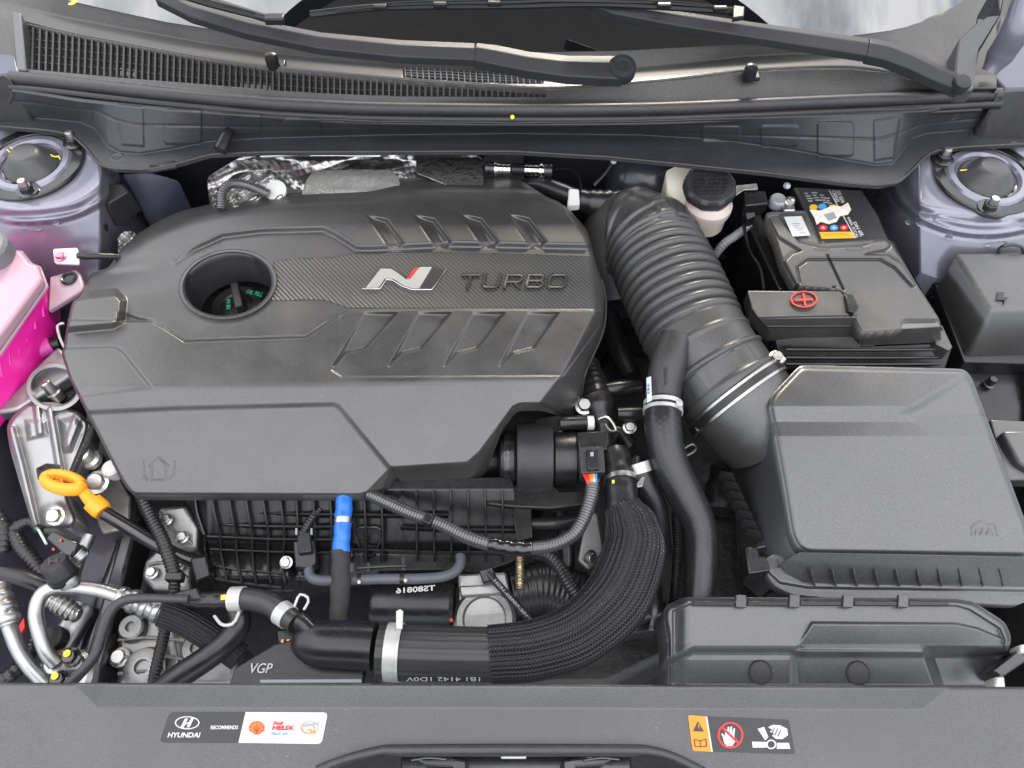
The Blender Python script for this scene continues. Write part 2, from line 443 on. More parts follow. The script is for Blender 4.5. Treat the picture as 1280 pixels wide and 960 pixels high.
STEEL = plain('zinc_plated_steel', (0.48, 0.475, 0.455), 0.36, metal=1.0, var=0.15, vscale=150, rvar=0.10, bump=0.1, bscale=600)
DARKSTEEL = plain('dark_plated_steel', (0.10, 0.10, 0.105), 0.34, metal=0.9, var=0.2, vscale=120, rvar=0.1)
CLAMPW = plain('pale_coated_clamp', (0.50, 0.50, 0.48), 0.38, metal=0.25, var=0.12, vscale=120, rvar=0.1)
CHROME = plain('bright_chrome', (0.82, 0.82, 0.82), 0.13, metal=1.0, var=0.05)
PAINT = plain('lavender_grey_car_paint', (0.185, 0.180, 0.228), 0.28, metal=0.35, coat=0.7, var=0.06, vscale=9, rvar=0.05)
WHITEP = plain('white_plastic', (0.62, 0.62, 0.60), 0.45, var=0.05, bump=0.05)
MILKY = plain('milky_reservoir_plastic', (0.80, 0.77, 0.66), 0.35, sss=0.35, var=0.06, vscale=25)
PINKLIT = plain('pale_pink_reservoir_plastic', (0.48, 0.30, 0.37), 0.30, sss=0.4, var=0.06, vscale=18)
PINK = plain('pink_coolant_plastic', (0.86, 0.018, 0.36), 0.28, sss=0.3, var=0.05, vscale=18)
PINKHOSE = plain('pink_coolant_hose', (0.55, 0.06, 0.32), 0.35, sss=0.3, var=0.1)
GREYCAP = plain('grey_moulded_cap', (0.16, 0.17, 0.18), 0.5, var=0.1, bump=0.15)
ORANGE = plain('orange_yellow_plastic', (0.86, 0.33, 0.012), 0.36, sss=0.15, var=0.05, vscale=40, bump=0.04)
YELLOW = plain('yellow_paint_mark', (0.82, 0.68, 0.05), 0.5, var=0.1)
RED = plain('red_plastic', (0.62, 0.035, 0.02), 0.5, var=0.1)
REDP = plain('red_print', (0.68, 0.02, 0.025), 0.4)
BLUETAPE = plain('blue_tape', (0.022, 0.16, 0.66), 0.36, var=0.18, vscale=60, bump=0.5, bscale=120, bdist=0.002)
CLOTHTAPE = plain('black_cloth_tape', (0.03, 0.03, 0.03), 0.75, var=0.2, vscale=60, bump=0.6, bscale=160, bdist=0.002)
PRW = plain('white_print', (0.52, 0.52, 0.51), 0.45)
PRK = plain('black_print', (0.02, 0.02, 0.023), 0.38, var=0.1)
PRO = plain('orange_print', (0.75, 0.24, 0.01), 0.4)
PRY = plain('yellow_print', (0.68, 0.40, 0.02), 0.4)
PRB = plain('blue_print', (0.06, 0.30, 0.62), 0.4)
PRG = plain('grey_print', (0.30, 0.31, 0.33), 0.45)
PRGR = plain('green_print', (0.01, 0.40, 0.20), 0.5)
EMBL = plain('dark_moulded_lettering', (0.018, 0.018, 0.020), 0.33, bump=0.05)
GREYHOSE = plain('grey_blue_rubber_hose', (0.085, 0.09, 0.105), 0.5, var=0.1, vscale=50, bump=0.1, bscale=300)
DIRTYW = plain('torn_white_paper', (0.72, 0.68, 0.60), 0.8, var=0.15, vscale=90, bump=0.4, bscale=400)
def carbon():
    m = plain('carbon_weave_plastic', (0.05, 0.05, 0.05), 0.42, spec=0.5, bump=0)
    nt = m.node_tree; N = nt.nodes; L = nt.links; b = N['Principled BSDF']
    tc = N.new('ShaderNodeTexCoord'); mp = N.new('ShaderNodeMapping'); mp.inputs['Rotation'].default_value = (0, 0, math.radians(48))
    L.new(tc.outputs['Object'], mp.inputs[0])
    wv = N.new('ShaderNodeTexWave'); wv.wave_type = 'BANDS'; wv.bands_direction = 'Y'; wv.inputs['Scale'].default_value = 74; wv.inputs['Distortion'].default_value = 0.15; wv.inputs['Detail'].default_value = 1
    L.new(mp.outputs[0], wv.inputs['Vector'])
    cr = N.new('ShaderNodeMix'); cr.data_type = 'RGBA'; cr.inputs[6].default_value = (0.020, 0.020, 0.021, 1); cr.inputs[7].default_value = (0.066, 0.065, 0.064, 1)
    L.new(wv.outputs['Fac'], cr.inputs[0]); L.new(cr.outputs[2], b.inputs['Base Color'])
    bp = N.new('ShaderNodeBump'); bp.inputs['Strength'].default_value = 0.8; bp.inputs['Distance'].default_value = 0.0009
    L.new(wv.outputs['Fac'], bp.inputs['Height']); L.new(bp.outputs[0], b.inputs['Normal'])
    return m
CARBON = carbon()
def braid(name, base, rough, ribs=150.0, weave=330.0, amp=0.9):
    m = plain(name, base, rough, spec=0.5)
    w1, wave, N, L, b = uvwave(m, 0, ribs, 1)
    d1 = wave(weave, ribs); d2 = wave(-weave, ribs)
    mxn = N.new('ShaderNodeMath'); mxn.operation = 'MAXIMUM'; L.new(d1.outputs[0], mxn.inputs[0]); L.new(d2.outputs[0], mxn.inputs[1])
    ad = N.new('ShaderNodeMath'); ad.operation = 'MULTIPLY_ADD'; ad.inputs[1].default_value = 0.9; L.new(w1.outputs[0], ad.inputs[0]); L.new(mxn.outputs[0], ad.inputs[2])
    bp = N.new('ShaderNodeBump'); bp.inputs['Strength'].default_value = amp; bp.inputs['Distance'].default_value = 0.0012
    L.new(ad.outputs[0], bp.inputs['Height']); L.new(bp.outputs[0], b.inputs['Normal'])
    mr = N.new('ShaderNodeMapRange'); mr.inputs[1].default_value = -1.2; mr.inputs[2].default_value = 1.6; mr.inputs[3].default_value = 0.35; mr.inputs[4].default_value = 1.7
    L.new(ad.outputs[0], mr.inputs[0])
    mx = N.new('ShaderNodeMix'); mx.data_type = 'RGBA'; mx.blend_type = 'MULTIPLY'; mx.inputs[0].default_value = 1; mx.inputs[6].default_value = (*base, 1)
    L.new(mr.outputs[0], mx.inputs[7]); L.new(mx.outputs[2], b.inputs['Base Color'])
    return m
BRAID = braid('braided_protective_sleeve', (0.026, 0.026, 0.028), 0.30, 190, 330)
BRAID2 = braid('fine_braided_sleeve', (0.014, 0.014, 0.016), 0.5, 260, 420, 0.7)
def ribbed(name, base, rough, ribs, amp=0.5):
    m = plain(name, base, rough)
    w1, wave, N, L, b = uvwave(m, 0, ribs, 1)
    bp = N.new('ShaderNodeBump'); bp.inputs['Strength'].default_value = amp; bp.inputs['Distance'].default_value = 0.0008
    L.new(w1.outputs[0], bp.inputs['Height']); L.new(bp.outputs[0], b.inputs['Normal'])
    return m
RIBHOSE = ribbed('lengthwise_ribbed_hose', (0.030, 0.030, 0.031), 0.42, 110, 0.35)
def snake():
    """reinforced rubber hose whose cloth weave shows through"""
    m = plain('reinforced_rubber_hose', (0.018, 0.018, 0.019), 0.30, var=0.15, vscale=40, rvar=0.06)
    nt = m.node_tree; N = nt.nodes; L = nt.links; b = N['Principled BSDF']
    w1, wave, N, L, b = uvwave(m, 150, 120, 1); w2 = wave(-150, 120)
    ad = N.new('ShaderNodeMath'); ad.operation = 'ADD'; L.new(w1.outputs[0], ad.inputs[0]); L.new(w2.outputs[0], ad.inputs[1])
    bp = N.new('ShaderNodeBump'); bp.inputs['Strength'].default_value = 0.06; bp.inputs['Distance'].default_value = 0.0005
    L.new(ad.outputs[0], bp.inputs['Height']); L.new(bp.outputs[0], b.inputs['Normal'])
    return m
SNAKE = snake()
def foil():
    m = plain('embossed_heat_shield_foil', (0.62, 0.61, 0.59), 0.34, metal=1.0, var=0.2, vscale=30)
    nt = m.node_tree; N = nt.nodes; L = nt.links; b = N['Principled BSDF']
    tc = N.new('ShaderNodeTexCoord'); mp = N.new('ShaderNodeMapping'); mp.inputs['Rotation'].default_value = (0.4, 0.3, math.radians(42)); L.new(tc.outputs['Object'], mp.inputs[0])
    v = N.new('ShaderNodeTexVoronoi'); v.inputs['Scale'].default_value = 120; v.inputs['Randomness'].default_value = 0.1; L.new(mp.outputs[0], v.inputs['Vector'])
    n = N.new('ShaderNodeTexNoise'); n.inputs['Scale'].default_value = 28; n.inputs['Detail'].default_value = 3; L.new(tc.outputs['Object'], n.inputs['Vector'])
    ad = N.new('ShaderNodeMath'); ad.operation = 'MULTIPLY_ADD'; ad.inputs[1].default_value = 0.8; L.new(n.outputs['Fac'], ad.inputs[0]); L.new(v.outputs['Distance'], ad.inputs[2])
    bp = N.new('ShaderNodeBump'); bp.inputs['Strength'].default_value = 0.75; bp.inputs['Distance'].default_value = 0.0018
    L.new(ad.outputs[0], bp.inputs['Height']); L.new(bp.outputs[0], b.inputs['Normal'])
    return m
FOIL = foil()
CRINKLE = plain('crumpled_foil', (0.50, 0.495, 0.48), 0.34, metal=1.0, bump=1.0, bscale=45, bdist=0.012)
SPECKLE = plain('stamped_aluminium_shield', (0.82, 0.81, 0.79), 0.38, metal=1.0, bump=0.8, bscale=330, bdist=0.0014, var=0.15, vscale=120)
def glass():
    m, nt, b = _bsdf('windscreen_glass'); N = nt.nodes; L = nt.links
    b.inputs['Base Color'].default_value = (0.006, 0.007, 0.008, 1); b.inputs['Roughness'].default_value = 0.015; b.inputs['IOR'].default_value = 1.52
    b.inputs['Coat Weight'].default_value = 1.0; b.inputs['Coat Roughness'].default_value = 0.01; b.inputs['Coat IOR'].default_value = 1.9
    b.inputs['Specular IOR Level'].default_value = 1.0
    return m
GLASS = glass()
MOUNT = plain('smooth_cast_mount', (0.34, 0.34, 0.34), 0.50, metal=1.0, var=0.12, vscale=40, bump=0.15, bscale=420, rvar=0.06)
# ================================================================== engine cover
OUT = [(168,619),(160,613),(149,596),(116,531),(99,498),(86,472),(76,440),(80,434),(81,422),(84,405),(90,377),(102,370),(112,342),(120,339),(136,335),(150,312),(172,292),(200,275),(225,264),(275,252),(320,246),(380,240),(435,237),(460,235),(477,230),(495,224),(540,220),(640,222),(652,226),(685,247),(697,251),(712,262),(734,287),(740,310),(745,330),(752,350),(756,375),(753,413),(736,454),(730,469),(724,500),(716,516),(699,513),(680,506),(646,506),(627,532),(617,560),(605,588),(586,605),(567,607),(505,610),(455,618),(450,620)]
OUT = smooth_poly(OUT, 2)
A_ = [(40,180),(800,180),(800,303),(735,304),(567,301),(465,306),(447,306),(420,289),(405,282),(327,284),(277,290),(240,307),(217,325),(136,335),(40,345)]
C_ = [(40,398),(147,401),(188,401),(204,409),(231,427),(383,422),(434,388),(540,387),(747,388),(840,388),(840,720),(40,720)]
D_ = [(425,380),(770,380),(704,470),(427,471),(413,462),(428,430)]
E_ = [(20,514),(116,511),(217,506),(418,501),(426,505),(489,582),(506,612),(460,660),(20,660)]
Fp = [(40,436),(80,434),(143,432),(154,438),(192,486),(99,498),(40,500)]
LUG = [(85,407),(91,377),(143,371),(149,377),(147,398),(139,402)]
K_ = [(-50,50),(690,232),(706,266),(728,296),(736,320),(742,388),(700,468),(672,504),(640,506),(597,564),(583,576),(489,582),(440,700),(-50,700)]
HC = (285.0, 355.5)
def hole_pts(sx=1.0, n=64):
    out = []; a0 = math.radians(-9)
    for k in range(n):
        t = 2*math.pi*k/n; x = 57.5*sx*math.cos(t); y = 40.5*sx*math.sin(t)
        out.append((HC[0]+x*math.cos(a0)-y*math.sin(a0), HC[1]+x*math.sin(a0)+y*math.cos(a0)))
    return out
UPL = [[(447+59*k,256-0.5*k),(461+59*k,268-0.5*k),(485+59*k,273-0.4*k),(508+59*k,303-0.5*k),(500+59*k,312),(484+59*k,312)] for k in range(4)]
LOL = [[(454+68*k,389),(501+67*k,389),(458+70*k,437),(433+70*k,443),(419+69*k,459),(414+69*k,459)] for k in range(4)]
def cover_z(X, Y):
    sA = sdf(A_, X, Y); sC = sdf(C_, X, Y); sE = sdf(E_, X, Y)
    fade = 0.35+0.65*ss(X, 205, 250)
    z = 0.0075*ss(sA, -9, 0.5)*fade
    z = z-0.010*np.clip((253-Y)/31, 0, 2)**1.3*ss(X, 200, 420)        # rear of the top face falls away
    z = z-0.016*np.clip((300-X)/160, 0, 1.5)**2*ss(sA, -40, 10)
    z = z-0.004*ss(X, 330, 150)*ss(sC, 0, -30) if False else z
    # lower face
    z = z+0.0028*ss(sC, -1.2, 1.6)-0.0012*np.exp(-(sC/1.4)**2)*ss(X, 260, 200)
    yc = 485-0.020*(X-188)
    z = z-0.006*np.clip((Y-392)/88, 0, 1)*(sC > -3)
    d = Y-yc; soft = 5.0
    ramp = np.where(d > soft, d, np.where(d < -soft, 0, (d+soft)**2/(4*soft)))
    z = z-0.046*ramp/135
    z = z-0.0016*ss(sdf(D_, X, Y), -1.2, 1.2)*ss(sC, -1, 3)
    z = z-0.0040*ss(sE, 0, 9)
    q = side((421,514), (450,618), X, Y); z = z-0.00006*np.clip(-q, 0, 80)*ss(sE, 0, 6)
    q2 = side((489,582), (450,622), X, Y); z = z-0.00075*np.clip(-q2, 0, 60)*ss(sE, -2, 2)*(Y > 570)
    z = z-0.0026*ss(sdf(Fp, X, Y), -1.0, 4.5)
    z = z+0.0125*ss(sdf(LUG, X, Y), -11, 0.5)
    z = z-0.003*ss(sdf([(146,388),(190,401),(190,404),(146,404)], X, Y), -1, 4)
    for k in range(4):
        P = LOL[k]; s = sdf(P, X, Y)
        a = side((500+67*k,389), (458+70*k,437), X, Y)
        z = z-0.0075*np.clip(1-(a-5)/34, 0, 1)*ss(s, 0, 4.5)
        P = UPL[k]; s = sdf(P, X, Y); l = side(P[0], P[5], X, Y)
        z = z-0.0070*np.clip(-l/14, 0, 1)*ss(s, 0, 6)*ss(Y, 316, 306)
    sK = -sdf(K_, X, Y); z = z-0.0017*np.where(sK > 0, sK*sK/(sK+5), 0)
    sO = sdf(OUT, X, Y)
    z = z-0.0035*(1-ss(sO, 0, 5))**2
    z = z-0.012*(1-ss(sO, 0, 26))**2*ss(Y, 330, 280)*ss(X, 690, 600)
    for pl in ([(179,577),(180,596),(185,600)], [(189,600),(190,583),(186,583),(199,572),(211,583),(206,583),(207,600),(189,600)], [(218,577),(217,594),(211,600)]):
        z = z-0.0009*np.exp(-(dline(pl, X, Y)/0.9)**2)
    return z
cov = thing('engine_cover', W(420, 430, -0.05), 'large dark grey moulded engine cover with a carbon-look band and round filler opening', 'engine cover')
relief('cover_shell', OUT, cover_z, GRAIN, cov, step=0.9, holes=[hole_pts()], skirt=0.014)
# bead round the open right-hand edge
bead = [(567,608),(586,606),(605,589),(617,561),(627,533),(646,507),(680,507),(699,514),(716,517),(725,501),(731,469),(737,454),(754,413),(757,375),(752,350)]
bz = cover_z(np.array([b[0] for b in bead], float), np.array([b[1] for b in bead], float))
tube('edge_bead', [(b[0], b[1], float(q)-0.003, 1.7) for b, q in zip(bead, bz)], MATTE, cov, seg=8)
# carbon-look band, set into the channel
CB = [(342,325),(420,321),(446,315.5),(540,315),(640,317),(741,320.5),(747,384.5),(540,384.5),(436,385),(405,374.5),(330,375.5),(338,364),(343,348)]
def carbon_z(X, Y): return cover_z(X, Y)*0+0.0007-0.0017*np.where(-sdf(K_, X, Y) > 0, sdf(K_, X, Y)**2/(-sdf(K_, X, Y)+5), 0)*(-sdf(K_, X, Y) > 0)
relief('carbon_band', CB, carbon_z, CARBON, cov, step=1.5, skirt=0.001)
# filler opening: collar and deep well
hp = [hole_pts(s) for s in (1.085, 1.06, 1.0, 0.955, 0.94)]
V = []; n = 64
for ring, dz in ((hp[0], 0.0006), (hp[1], 0.0032), (hp[2], 0.0034), (hp[3], 0.0006), (hp[3], -0.004)):
    V += [W(p[0], p[1], dz) for p in ring]
V += [Vector((v.x, v.y, -0.060)) for v in V[-n:]]
F = [(i*n+(k+1) % n, i*n+k, (i+1)*n+k, (i+1)*n+(k+1) % n) for i in range(5) for k in range(n)]
mk('filler_collar', V, [tuple(reversed(f)) for f in F], GRAIN2, cov, sharp=30)
# emblem
emb = prism('emblem', [(452,361),(475,333),(490,334),(498,339),(508,347.5),(518,335),(524,332),(545,331),(546,334),(559,335),(540,362),(515,362),(503,358),(490,350),(483,349.5),(475,361)], 0.0038, 0.0036, CHROME, cov, bevel=0.0004, seg=2)
prism('emblem_face', [(457,359.5),(476,335.5),(489,336),(497,341),(508,349.5),(520,336),(526,333.6),(540,333.6),(524,360.3),(516,360.3),(505,357),(492,348.4),(481,348),(473,359.5)], 0.0040, 0.0006, plain('brushed_emblem_grey', (0.42, 0.42, 0.41), 0.45, metal=0.6, bump=0.5, bscale=900), emb, bevel=0)
prism('emblem_stripe', [(508.5,348),(518.5,335),(523.5,334.6),(512.5,348.6)], 0.0044, 0.0008, REDP, emb, bevel=0)
prism('emblem_check', [(526,360),(542,335.5),(555.5,336.5),(538.5,360.4)], 0.0044, 0.0008, PRK, emb, bevel=0)
def block_letter(x0, x1, strokes, parent):
    """letter of the cover: strokes in a unit box, each a bar of its own height so that no faces coincide"""
    V = []; F = []
    for si, pts in enumerate(strokes):
        P = [(x0+(x1-x0)*u+4.5*v, 360.2-18.6*v) for u, v in pts]; n = len(P); z = 0.0036-0.00012*si; b0 = len(V)
        for i, (x, y) in enumerate(P):
            a = P[max(0, i-1)]; b = P[min(n-1, i+1)]; l = math.hypot(b[0]-a[0], b[1]-a[1])+1e-9
            nx, ny = -(b[1]-a[1])/l*2.15, (b[0]-a[0])/l*1.75
            for zz, k in ((z, 0.8), (z-0.0006, 1.0), (0.0005, 1.05)):
                V.append(W(x-nx*k, y-ny*k, zz))
            for zz, k in ((0.0005, 1.05), (z-0.0006, 1.0), (z, 0.8)):
                V.append(W(x+nx*k, y+ny*k, zz))
        for i in range(n-1): F += [(b0+i*6+q, b0+i*6+(q+1) % 6, b0+i*6+6+(q+1) % 6, b0+i*6+6+q) for q in range(6)]
        F += [tuple(b0+q for q in range(5, -1, -1)), tuple(b0+n*6-6+q for q in range(6))]
    o = mk('letter', V, F, EMBL, parent, sharp=40)
    bm = bmesh.new(); bm.from_mesh(o.data); bmesh.ops.recalc_face_normals(bm, faces=bm.faces); bm.to_mesh(o.data); bm.free()
def arc(cx, cy, rx, ry, a0, a1, n=7): return [(cx+rx*math.cos(math.radians(a0+(a1-a0)*k/(n-1))), cy+ry*math.sin(math.radians(a0+(a1-a0)*k/(n-1)))) for k in range(n)]
block_letter(573, 596, [[(0,0.91),(1,0.91)], [(0.5,0.91),(0.5,0)]], cov)
block_letter(601, 623, [[(0.06,1),(0.06,0.35)]+arc(0.28,0.32,0.22,0.23,180,270)+arc(0.72,0.32,0.22,0.23,270,360)+[(0.94,0.35),(0.94,1)]], cov)
block_letter(629, 651, [[(0.06,0),(0.06,0.91),(0.7,0.91)]+arc(0.74,0.68,0.2,0.23,80,-80)+[(0.7,0.44),(0.1,0.44)], [(0.5,0.44),(0.95,0)]], cov)
block_letter(656, 678, [[(0.06,0.09),(0.06,0.91),(0.68,0.91)]+arc(0.72,0.72,0.18,0.19,80,-80)+[(0.68,0.52),(0.12,0.52)], [(0.06,0.1),(0.7,0.09)]+arc(0.76,0.30,0.2,0.21,-80,80)+[(0.7,0.52)]], cov)
block_letter(683, 706, [arc(0.26,0.72,0.2,0.19,90,180)+arc(0.26,0.28,0.2,0.19,180,270)+arc(0.74,0.28,0.2,0.19,270,360)+arc(0.74,0.72,0.2,0.19,0,90)+[(0.26,0.91)]], cov)
# oil filler cap down the well
c0 = W(296, 383, -0.052)
cap = thing('oil_filler_cap', c0-Vector((0,0,0.01)), 'black oil filler cap with a turning grip and green print inside the cover opening', 'filler cap')
lathe('cap_disc', c0-Vector((0,0,0.012)), [(0.034,0),(0.034,0.010),(0.031,0.013),(0.020,0.0135),(0.018,0.012),(0.002,0.012)], BLACKP, cap, seg=40)
gv = [W(287,353,-0.030), W(297,352,-0.030), W(303,381,-0.030), W(293,384,-0.030)]
gb = [Vector((v.x, v.y, -0.052)) for v in gv]
mk('cap_grip', gv+gb, [(3,2,1,0),(0,1,5,4),(1,2,6,5),(2,3,7,6),(3,0,4,7)], MATTE, cap, bevel=0.002, seg=3)
letters('OIL FILL', [(309,362),(330,366),(327,371),(307,366)], -0.0384, PRGR, cap, depth=0.0004, split=False, name='cap_print')
letters('SAE 0W', [(288,386),(288,374),(283,373),(283,387)], -0.0384, PRGR, cap, depth=0.0004, split=False, name='cap_print')
# ================================================================== more builders
def loft(name, loops, mat, parent=None, cap=True, endcap=True, bevel=0.0, seg=2, sharp=35, sub=0):
    """join loops of equal length, each corner (px, py, z) or a world Vector"""
    L = [[p if isinstance(p, Vector) else W(*p) for p in l] for l in loops]
    n = len(L[0]); V = [p for l in L for p in l]; F = []
    for i in range(len(L)-1):
        F += [(i*n+k, i*n+(k+1) % n, (i+1)*n+(k+1) % n, (i+1)*n+k) for k in range(n)]
    if cap: F.append(tuple(reversed(range(n))))
    if endcap: F.append(tuple(range((len(L)-1)*n, len(L)*n)))
    o = mk(name, V, F, mat, parent, bevel=bevel, seg=seg, sharp=0 if sub else sharp, sub=sub)
    bm = bmesh.new(); bm.from_mesh(o.data); bmesh.ops.recalc_face_normals(bm, faces=bm.faces); bm.to_mesh(o.data); bm.free()
    if sharp and not sub: o.data.set_sharp_from_angle(angle=math.radians(sharp))
    return o
def down(loop, dz):
    return [Vector((p.x, p.y, p.z-dz)) for p in [q if isinstance(q, Vector) else W(*q) for q in loop]]
def grow(loop, f, dz=0.0):
    P = [q if isinstance(q, Vector) else W(*q) for q in loop]; c = sum(P, Vector())/len(P)
    return [Vector((c.x+(p.x-c.x)*f, c.y+(p.y-c.y)*f, p.z-dz)) for p in P]
def circ(cx, cy, rx, ry=None, n=32, a0=0.0, a1=360.0):
    ry = rx if ry is None else ry
    full = abs(a1-a0) >= 359.9
    return [(cx+rx*math.cos(math.radians(a0+(a1-a0)*k/(n if full else n-1))), cy+ry*math.sin(math.radians(a0+(a1-a0)*k/(n if full else n-1)))) for k in range(n)]
def wbox(name, c, size, mat, parent=None, rz=0.0, bevel=0.0015, tilt=None):
    """box of metres centred on c"""
    m = Matrix.Rotation(rz, 3, 'Z')
    if tilt is not None: m = tilt
    h = Vector(size)/2; V = []
    for sz in (-1, 1):
        for sx, sy in ((-1,-1),(1,-1),(1,1),(-1,1)):
            V.append(Vector(c)+m @ Vector((sx*h.x, sy*h.y, sz*h.z)))
    return mk(name, V, [(3,2,1,0),(4,5,6,7),(0,1,5,4),(1,2,6,5),(2,3,7,6),(3,0,4,7)], mat, parent, bevel=bevel, seg=2)
def corr(pitch, amp, s_lo=None, s_hi=None, sharpness=1.0):
    """corrugation for tube(mod=): pitch metres, amp as a share of the radius"""
    def f(s, th):
        w = np.sin(2*math.pi*s/pitch); w = np.sign(w)*np.abs(w)**sharpness
        g = 1.0
        if s_lo is not None: g = ss(s, s_lo, s_lo+pitch*0.4)*ss(s, s_hi, s_hi-pitch*0.4)
        return 1+amp*w*g+0*th
    return f
def loom(name, pts, label, cat, mat=None, pitch=0.0035, amp=0.07, group=None, seg=14):
    o = tube(name, Path(pts), mat or RUBBER, None, mod=corr(pitch, amp), seg=seg, step=pitch/5)
    return tag(o, label, cat, group)
# ================================================================== setting
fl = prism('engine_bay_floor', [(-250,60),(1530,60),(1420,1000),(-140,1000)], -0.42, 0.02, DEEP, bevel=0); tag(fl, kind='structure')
fw = loft('firewall', [[(60,150,0.03),(1220,150,0.03),(1220,140,0.03),(60,140,0.03)], down([(60,150,0.03),(1220,150,0.03),(1220,140,0.03),(60,140,0.03)], 0.47)], plain('firewall_dark_paint', (0.03, 0.03, 0.042), 0.5, var=0.2), bevel=0); tag(fw, kind='structure')
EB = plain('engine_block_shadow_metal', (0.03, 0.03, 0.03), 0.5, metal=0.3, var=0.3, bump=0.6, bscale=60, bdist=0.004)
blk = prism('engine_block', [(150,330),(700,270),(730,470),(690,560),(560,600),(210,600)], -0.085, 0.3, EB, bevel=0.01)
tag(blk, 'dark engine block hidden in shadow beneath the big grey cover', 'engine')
gr = mk('ground', [(-40,-40,-0.85),(40,-40,-0.85),(40,40,-0.85),(-40,40,-0.85)], [(0,1,2,3)], plain('asphalt', (0.05, 0.05, 0.05), 0.85, var=0.3, vscale=6, bump=0.5, bscale=90, bdist=0.004), None, smooth=False); tag(gr, kind='structure')
# inner wings with the strut towers
def tower(name, cx, cy, mirror, label, nuts, group):
    s = -1 if mirror else 1
    T = thing(name, W(cx, cy, -0.1), label, 'strut tower', group)
    return T
# left tower skin
def towerL_z(X, Y):
    cx, cy = 38, 205
    r = np.sqrt(((X-cx)/1.0)**2+((Y-cy)/0.62)**2)
    z = 0.030-0.004*ss(r, 92, 60)
    z = z-0.010*ss(r, 92, 112)-0.014*ss(r, 112, 128)                  # rim, then a stepped shoulder
    z = z-0.00055*np.clip(r-128, 0, 400)
    z = z-0.0012*np.clip(X-125, 0, 100)
    z = z-0.004*np.exp(-((Y-(272-0.10*X))/5)**2)*ss(X, 130, 60)
    return z
def towerR_z(X, Y):
    cx, cy = 1232, 222
    r = np.sqrt(((X-cx)/1.0)**2+((Y-cy)/0.62)**2)
    z = 0.030-0.004*ss(r, 82, 55)
    z = z-0.009*ss(r, 92, 110)-0.013*ss(r, 112, 126)
    z = z-0.00055*np.clip(r-128, 0, 400)-0.0011*np.clip(1150-X, 0, 100)
    z = z-0.004*np.exp(-((Y-(262+0.10*(X-1120)))/5)**2)
    return z
TL = thing('strut_tower', W(40, 260, -0.1), 'lavender-grey painted strut tower beside the pink coolant tank', 'strut tower', 'strut towers')
relief('tower_skin', smooth_poly([(-60,150),(60,152),(112,170),(135,205),(168,232),(166,262),(150,300),(150,340),(128,350),(110,420),(80,470),(-60,520)], 2), towerL_z, PAINT, TL, step=2.0, skirt=0.05)
TR = thing('strut_tower', W(1230, 260, -0.1), 'lavender-grey painted strut tower beside the battery box', 'strut tower', 'strut towers')
relief('tower_skin', smooth_poly([(1066,232),(1120,226),(1142,205),(1165,180),(1340,178),(1340,360),(1215,360),(1160,345),(1128,330),(1108,290),(1078,262)], 2), towerR_z, PAINT, TR, step=2.0, skirt=0.10)
for T, (cx, cy), zz, side_, nuts in ((TL, (39, 205), 0.0275, 1, ((93,178),(35,238))), (TR, (1233, 222), 0.0275, -1, ((1178,199),(1236,260)))):
    top = W(cx, cy, zz)
    # black reinforcing ring with ears at the nuts
    def ringpts(R, n=96):
        out = []
        for k in range(n):
            a = 2*math.pi*k/n; r = R
            for (nx, ny) in nuts:
                q = W(nx, ny, zz)-top; b = math.atan2(q.y, q.x); d = (a-b+math.pi) % (2*math.pi)-math.pi
                r = r+(max(0, q.length+0.017-R))*math.exp(-(d/0.26)**4)
            out.append(top+Vector((r*math.cos(a), r*math.sin(a), 0.004)))
        return out
    inn = [top+Vector((0.052*math.cos(2*math.pi*k/96), 0.052*math.sin(2*math.pi*k/96), 0.004)) for k in range(96)]
    ou = ringpts(0.066)
    V = inn+ou+[v-Vector((0,0,0.007)) for v in ou]+[v-Vector((0,0,0.007)) for v in inn]
    F = []
    for a, b in ((0,1),(1,2),(3,0)):
        F += [(a*96+k, b*96+k, b*96+(k+1) % 96, a*96+(k+1) % 96) for k in range(96)]
    mk('reinforcing_ring', V, F, GLOSSB, T, bevel=0.0015, seg=2)
    lathe('bearing_seat', top-Vector((0,0,0.012)), [(0.052,0.0),(0.052,0.013),(0.048,0.0165),(0.041,0.0165),(0.0375,0.013),(0.0365,0.003),(0.030,0.002),(0.002,0.002)], PAINT, T, seg=48)
    lathe('bearing_well', top-Vector((0,0,0.010)), [(0.037,0),(0.036,0.006),(0.030,0.006),(0.002,0.006)], BLACKP, T, seg=40)
    dome = lathe('dust_cap', top-Vector((0,0,0.004)), [(0.032,-0.004),(0.0345,0.000),(0.0345,0.004),(0.031,0.008),(0.0265,0.0125),(0.0205,0.020),(0.0165,0.0235),(0.0125,0.0245),(0.002,0.0245)], plain('grey_dust_cap_rubber', (0.05, 0.05, 0.052), 0.36, var=0.1) if 'grey_dust_cap_rubber' not in MATS else MATS['grey_dust_cap_rubber'], T, seg=40)
    for k in range(7):
        a = math.radians(200+k*24); p = top+Vector((0.0335*math.cos(a), 0.0335*math.sin(a), -0.003)); wbox('cap_tooth', p, (0.005, 0.004, 0.008), MATTE, dome, rz=a, bevel=0.0006)
    for (nx, ny) in nuts:
        bolt('nut', W(nx, ny, zz+0.004), Rw(8.6, top), GLOSSB, T, head=1.0, flange=1.6, stud=0.004)
        lathe('stud', W(nx, ny, zz+0.004)+Vector((0,0,0.009)), [(0.0056,0),(0.0056,0.005),(0.0046,0.008),(0.0022,0.0085)], STEEL, T, seg=12)
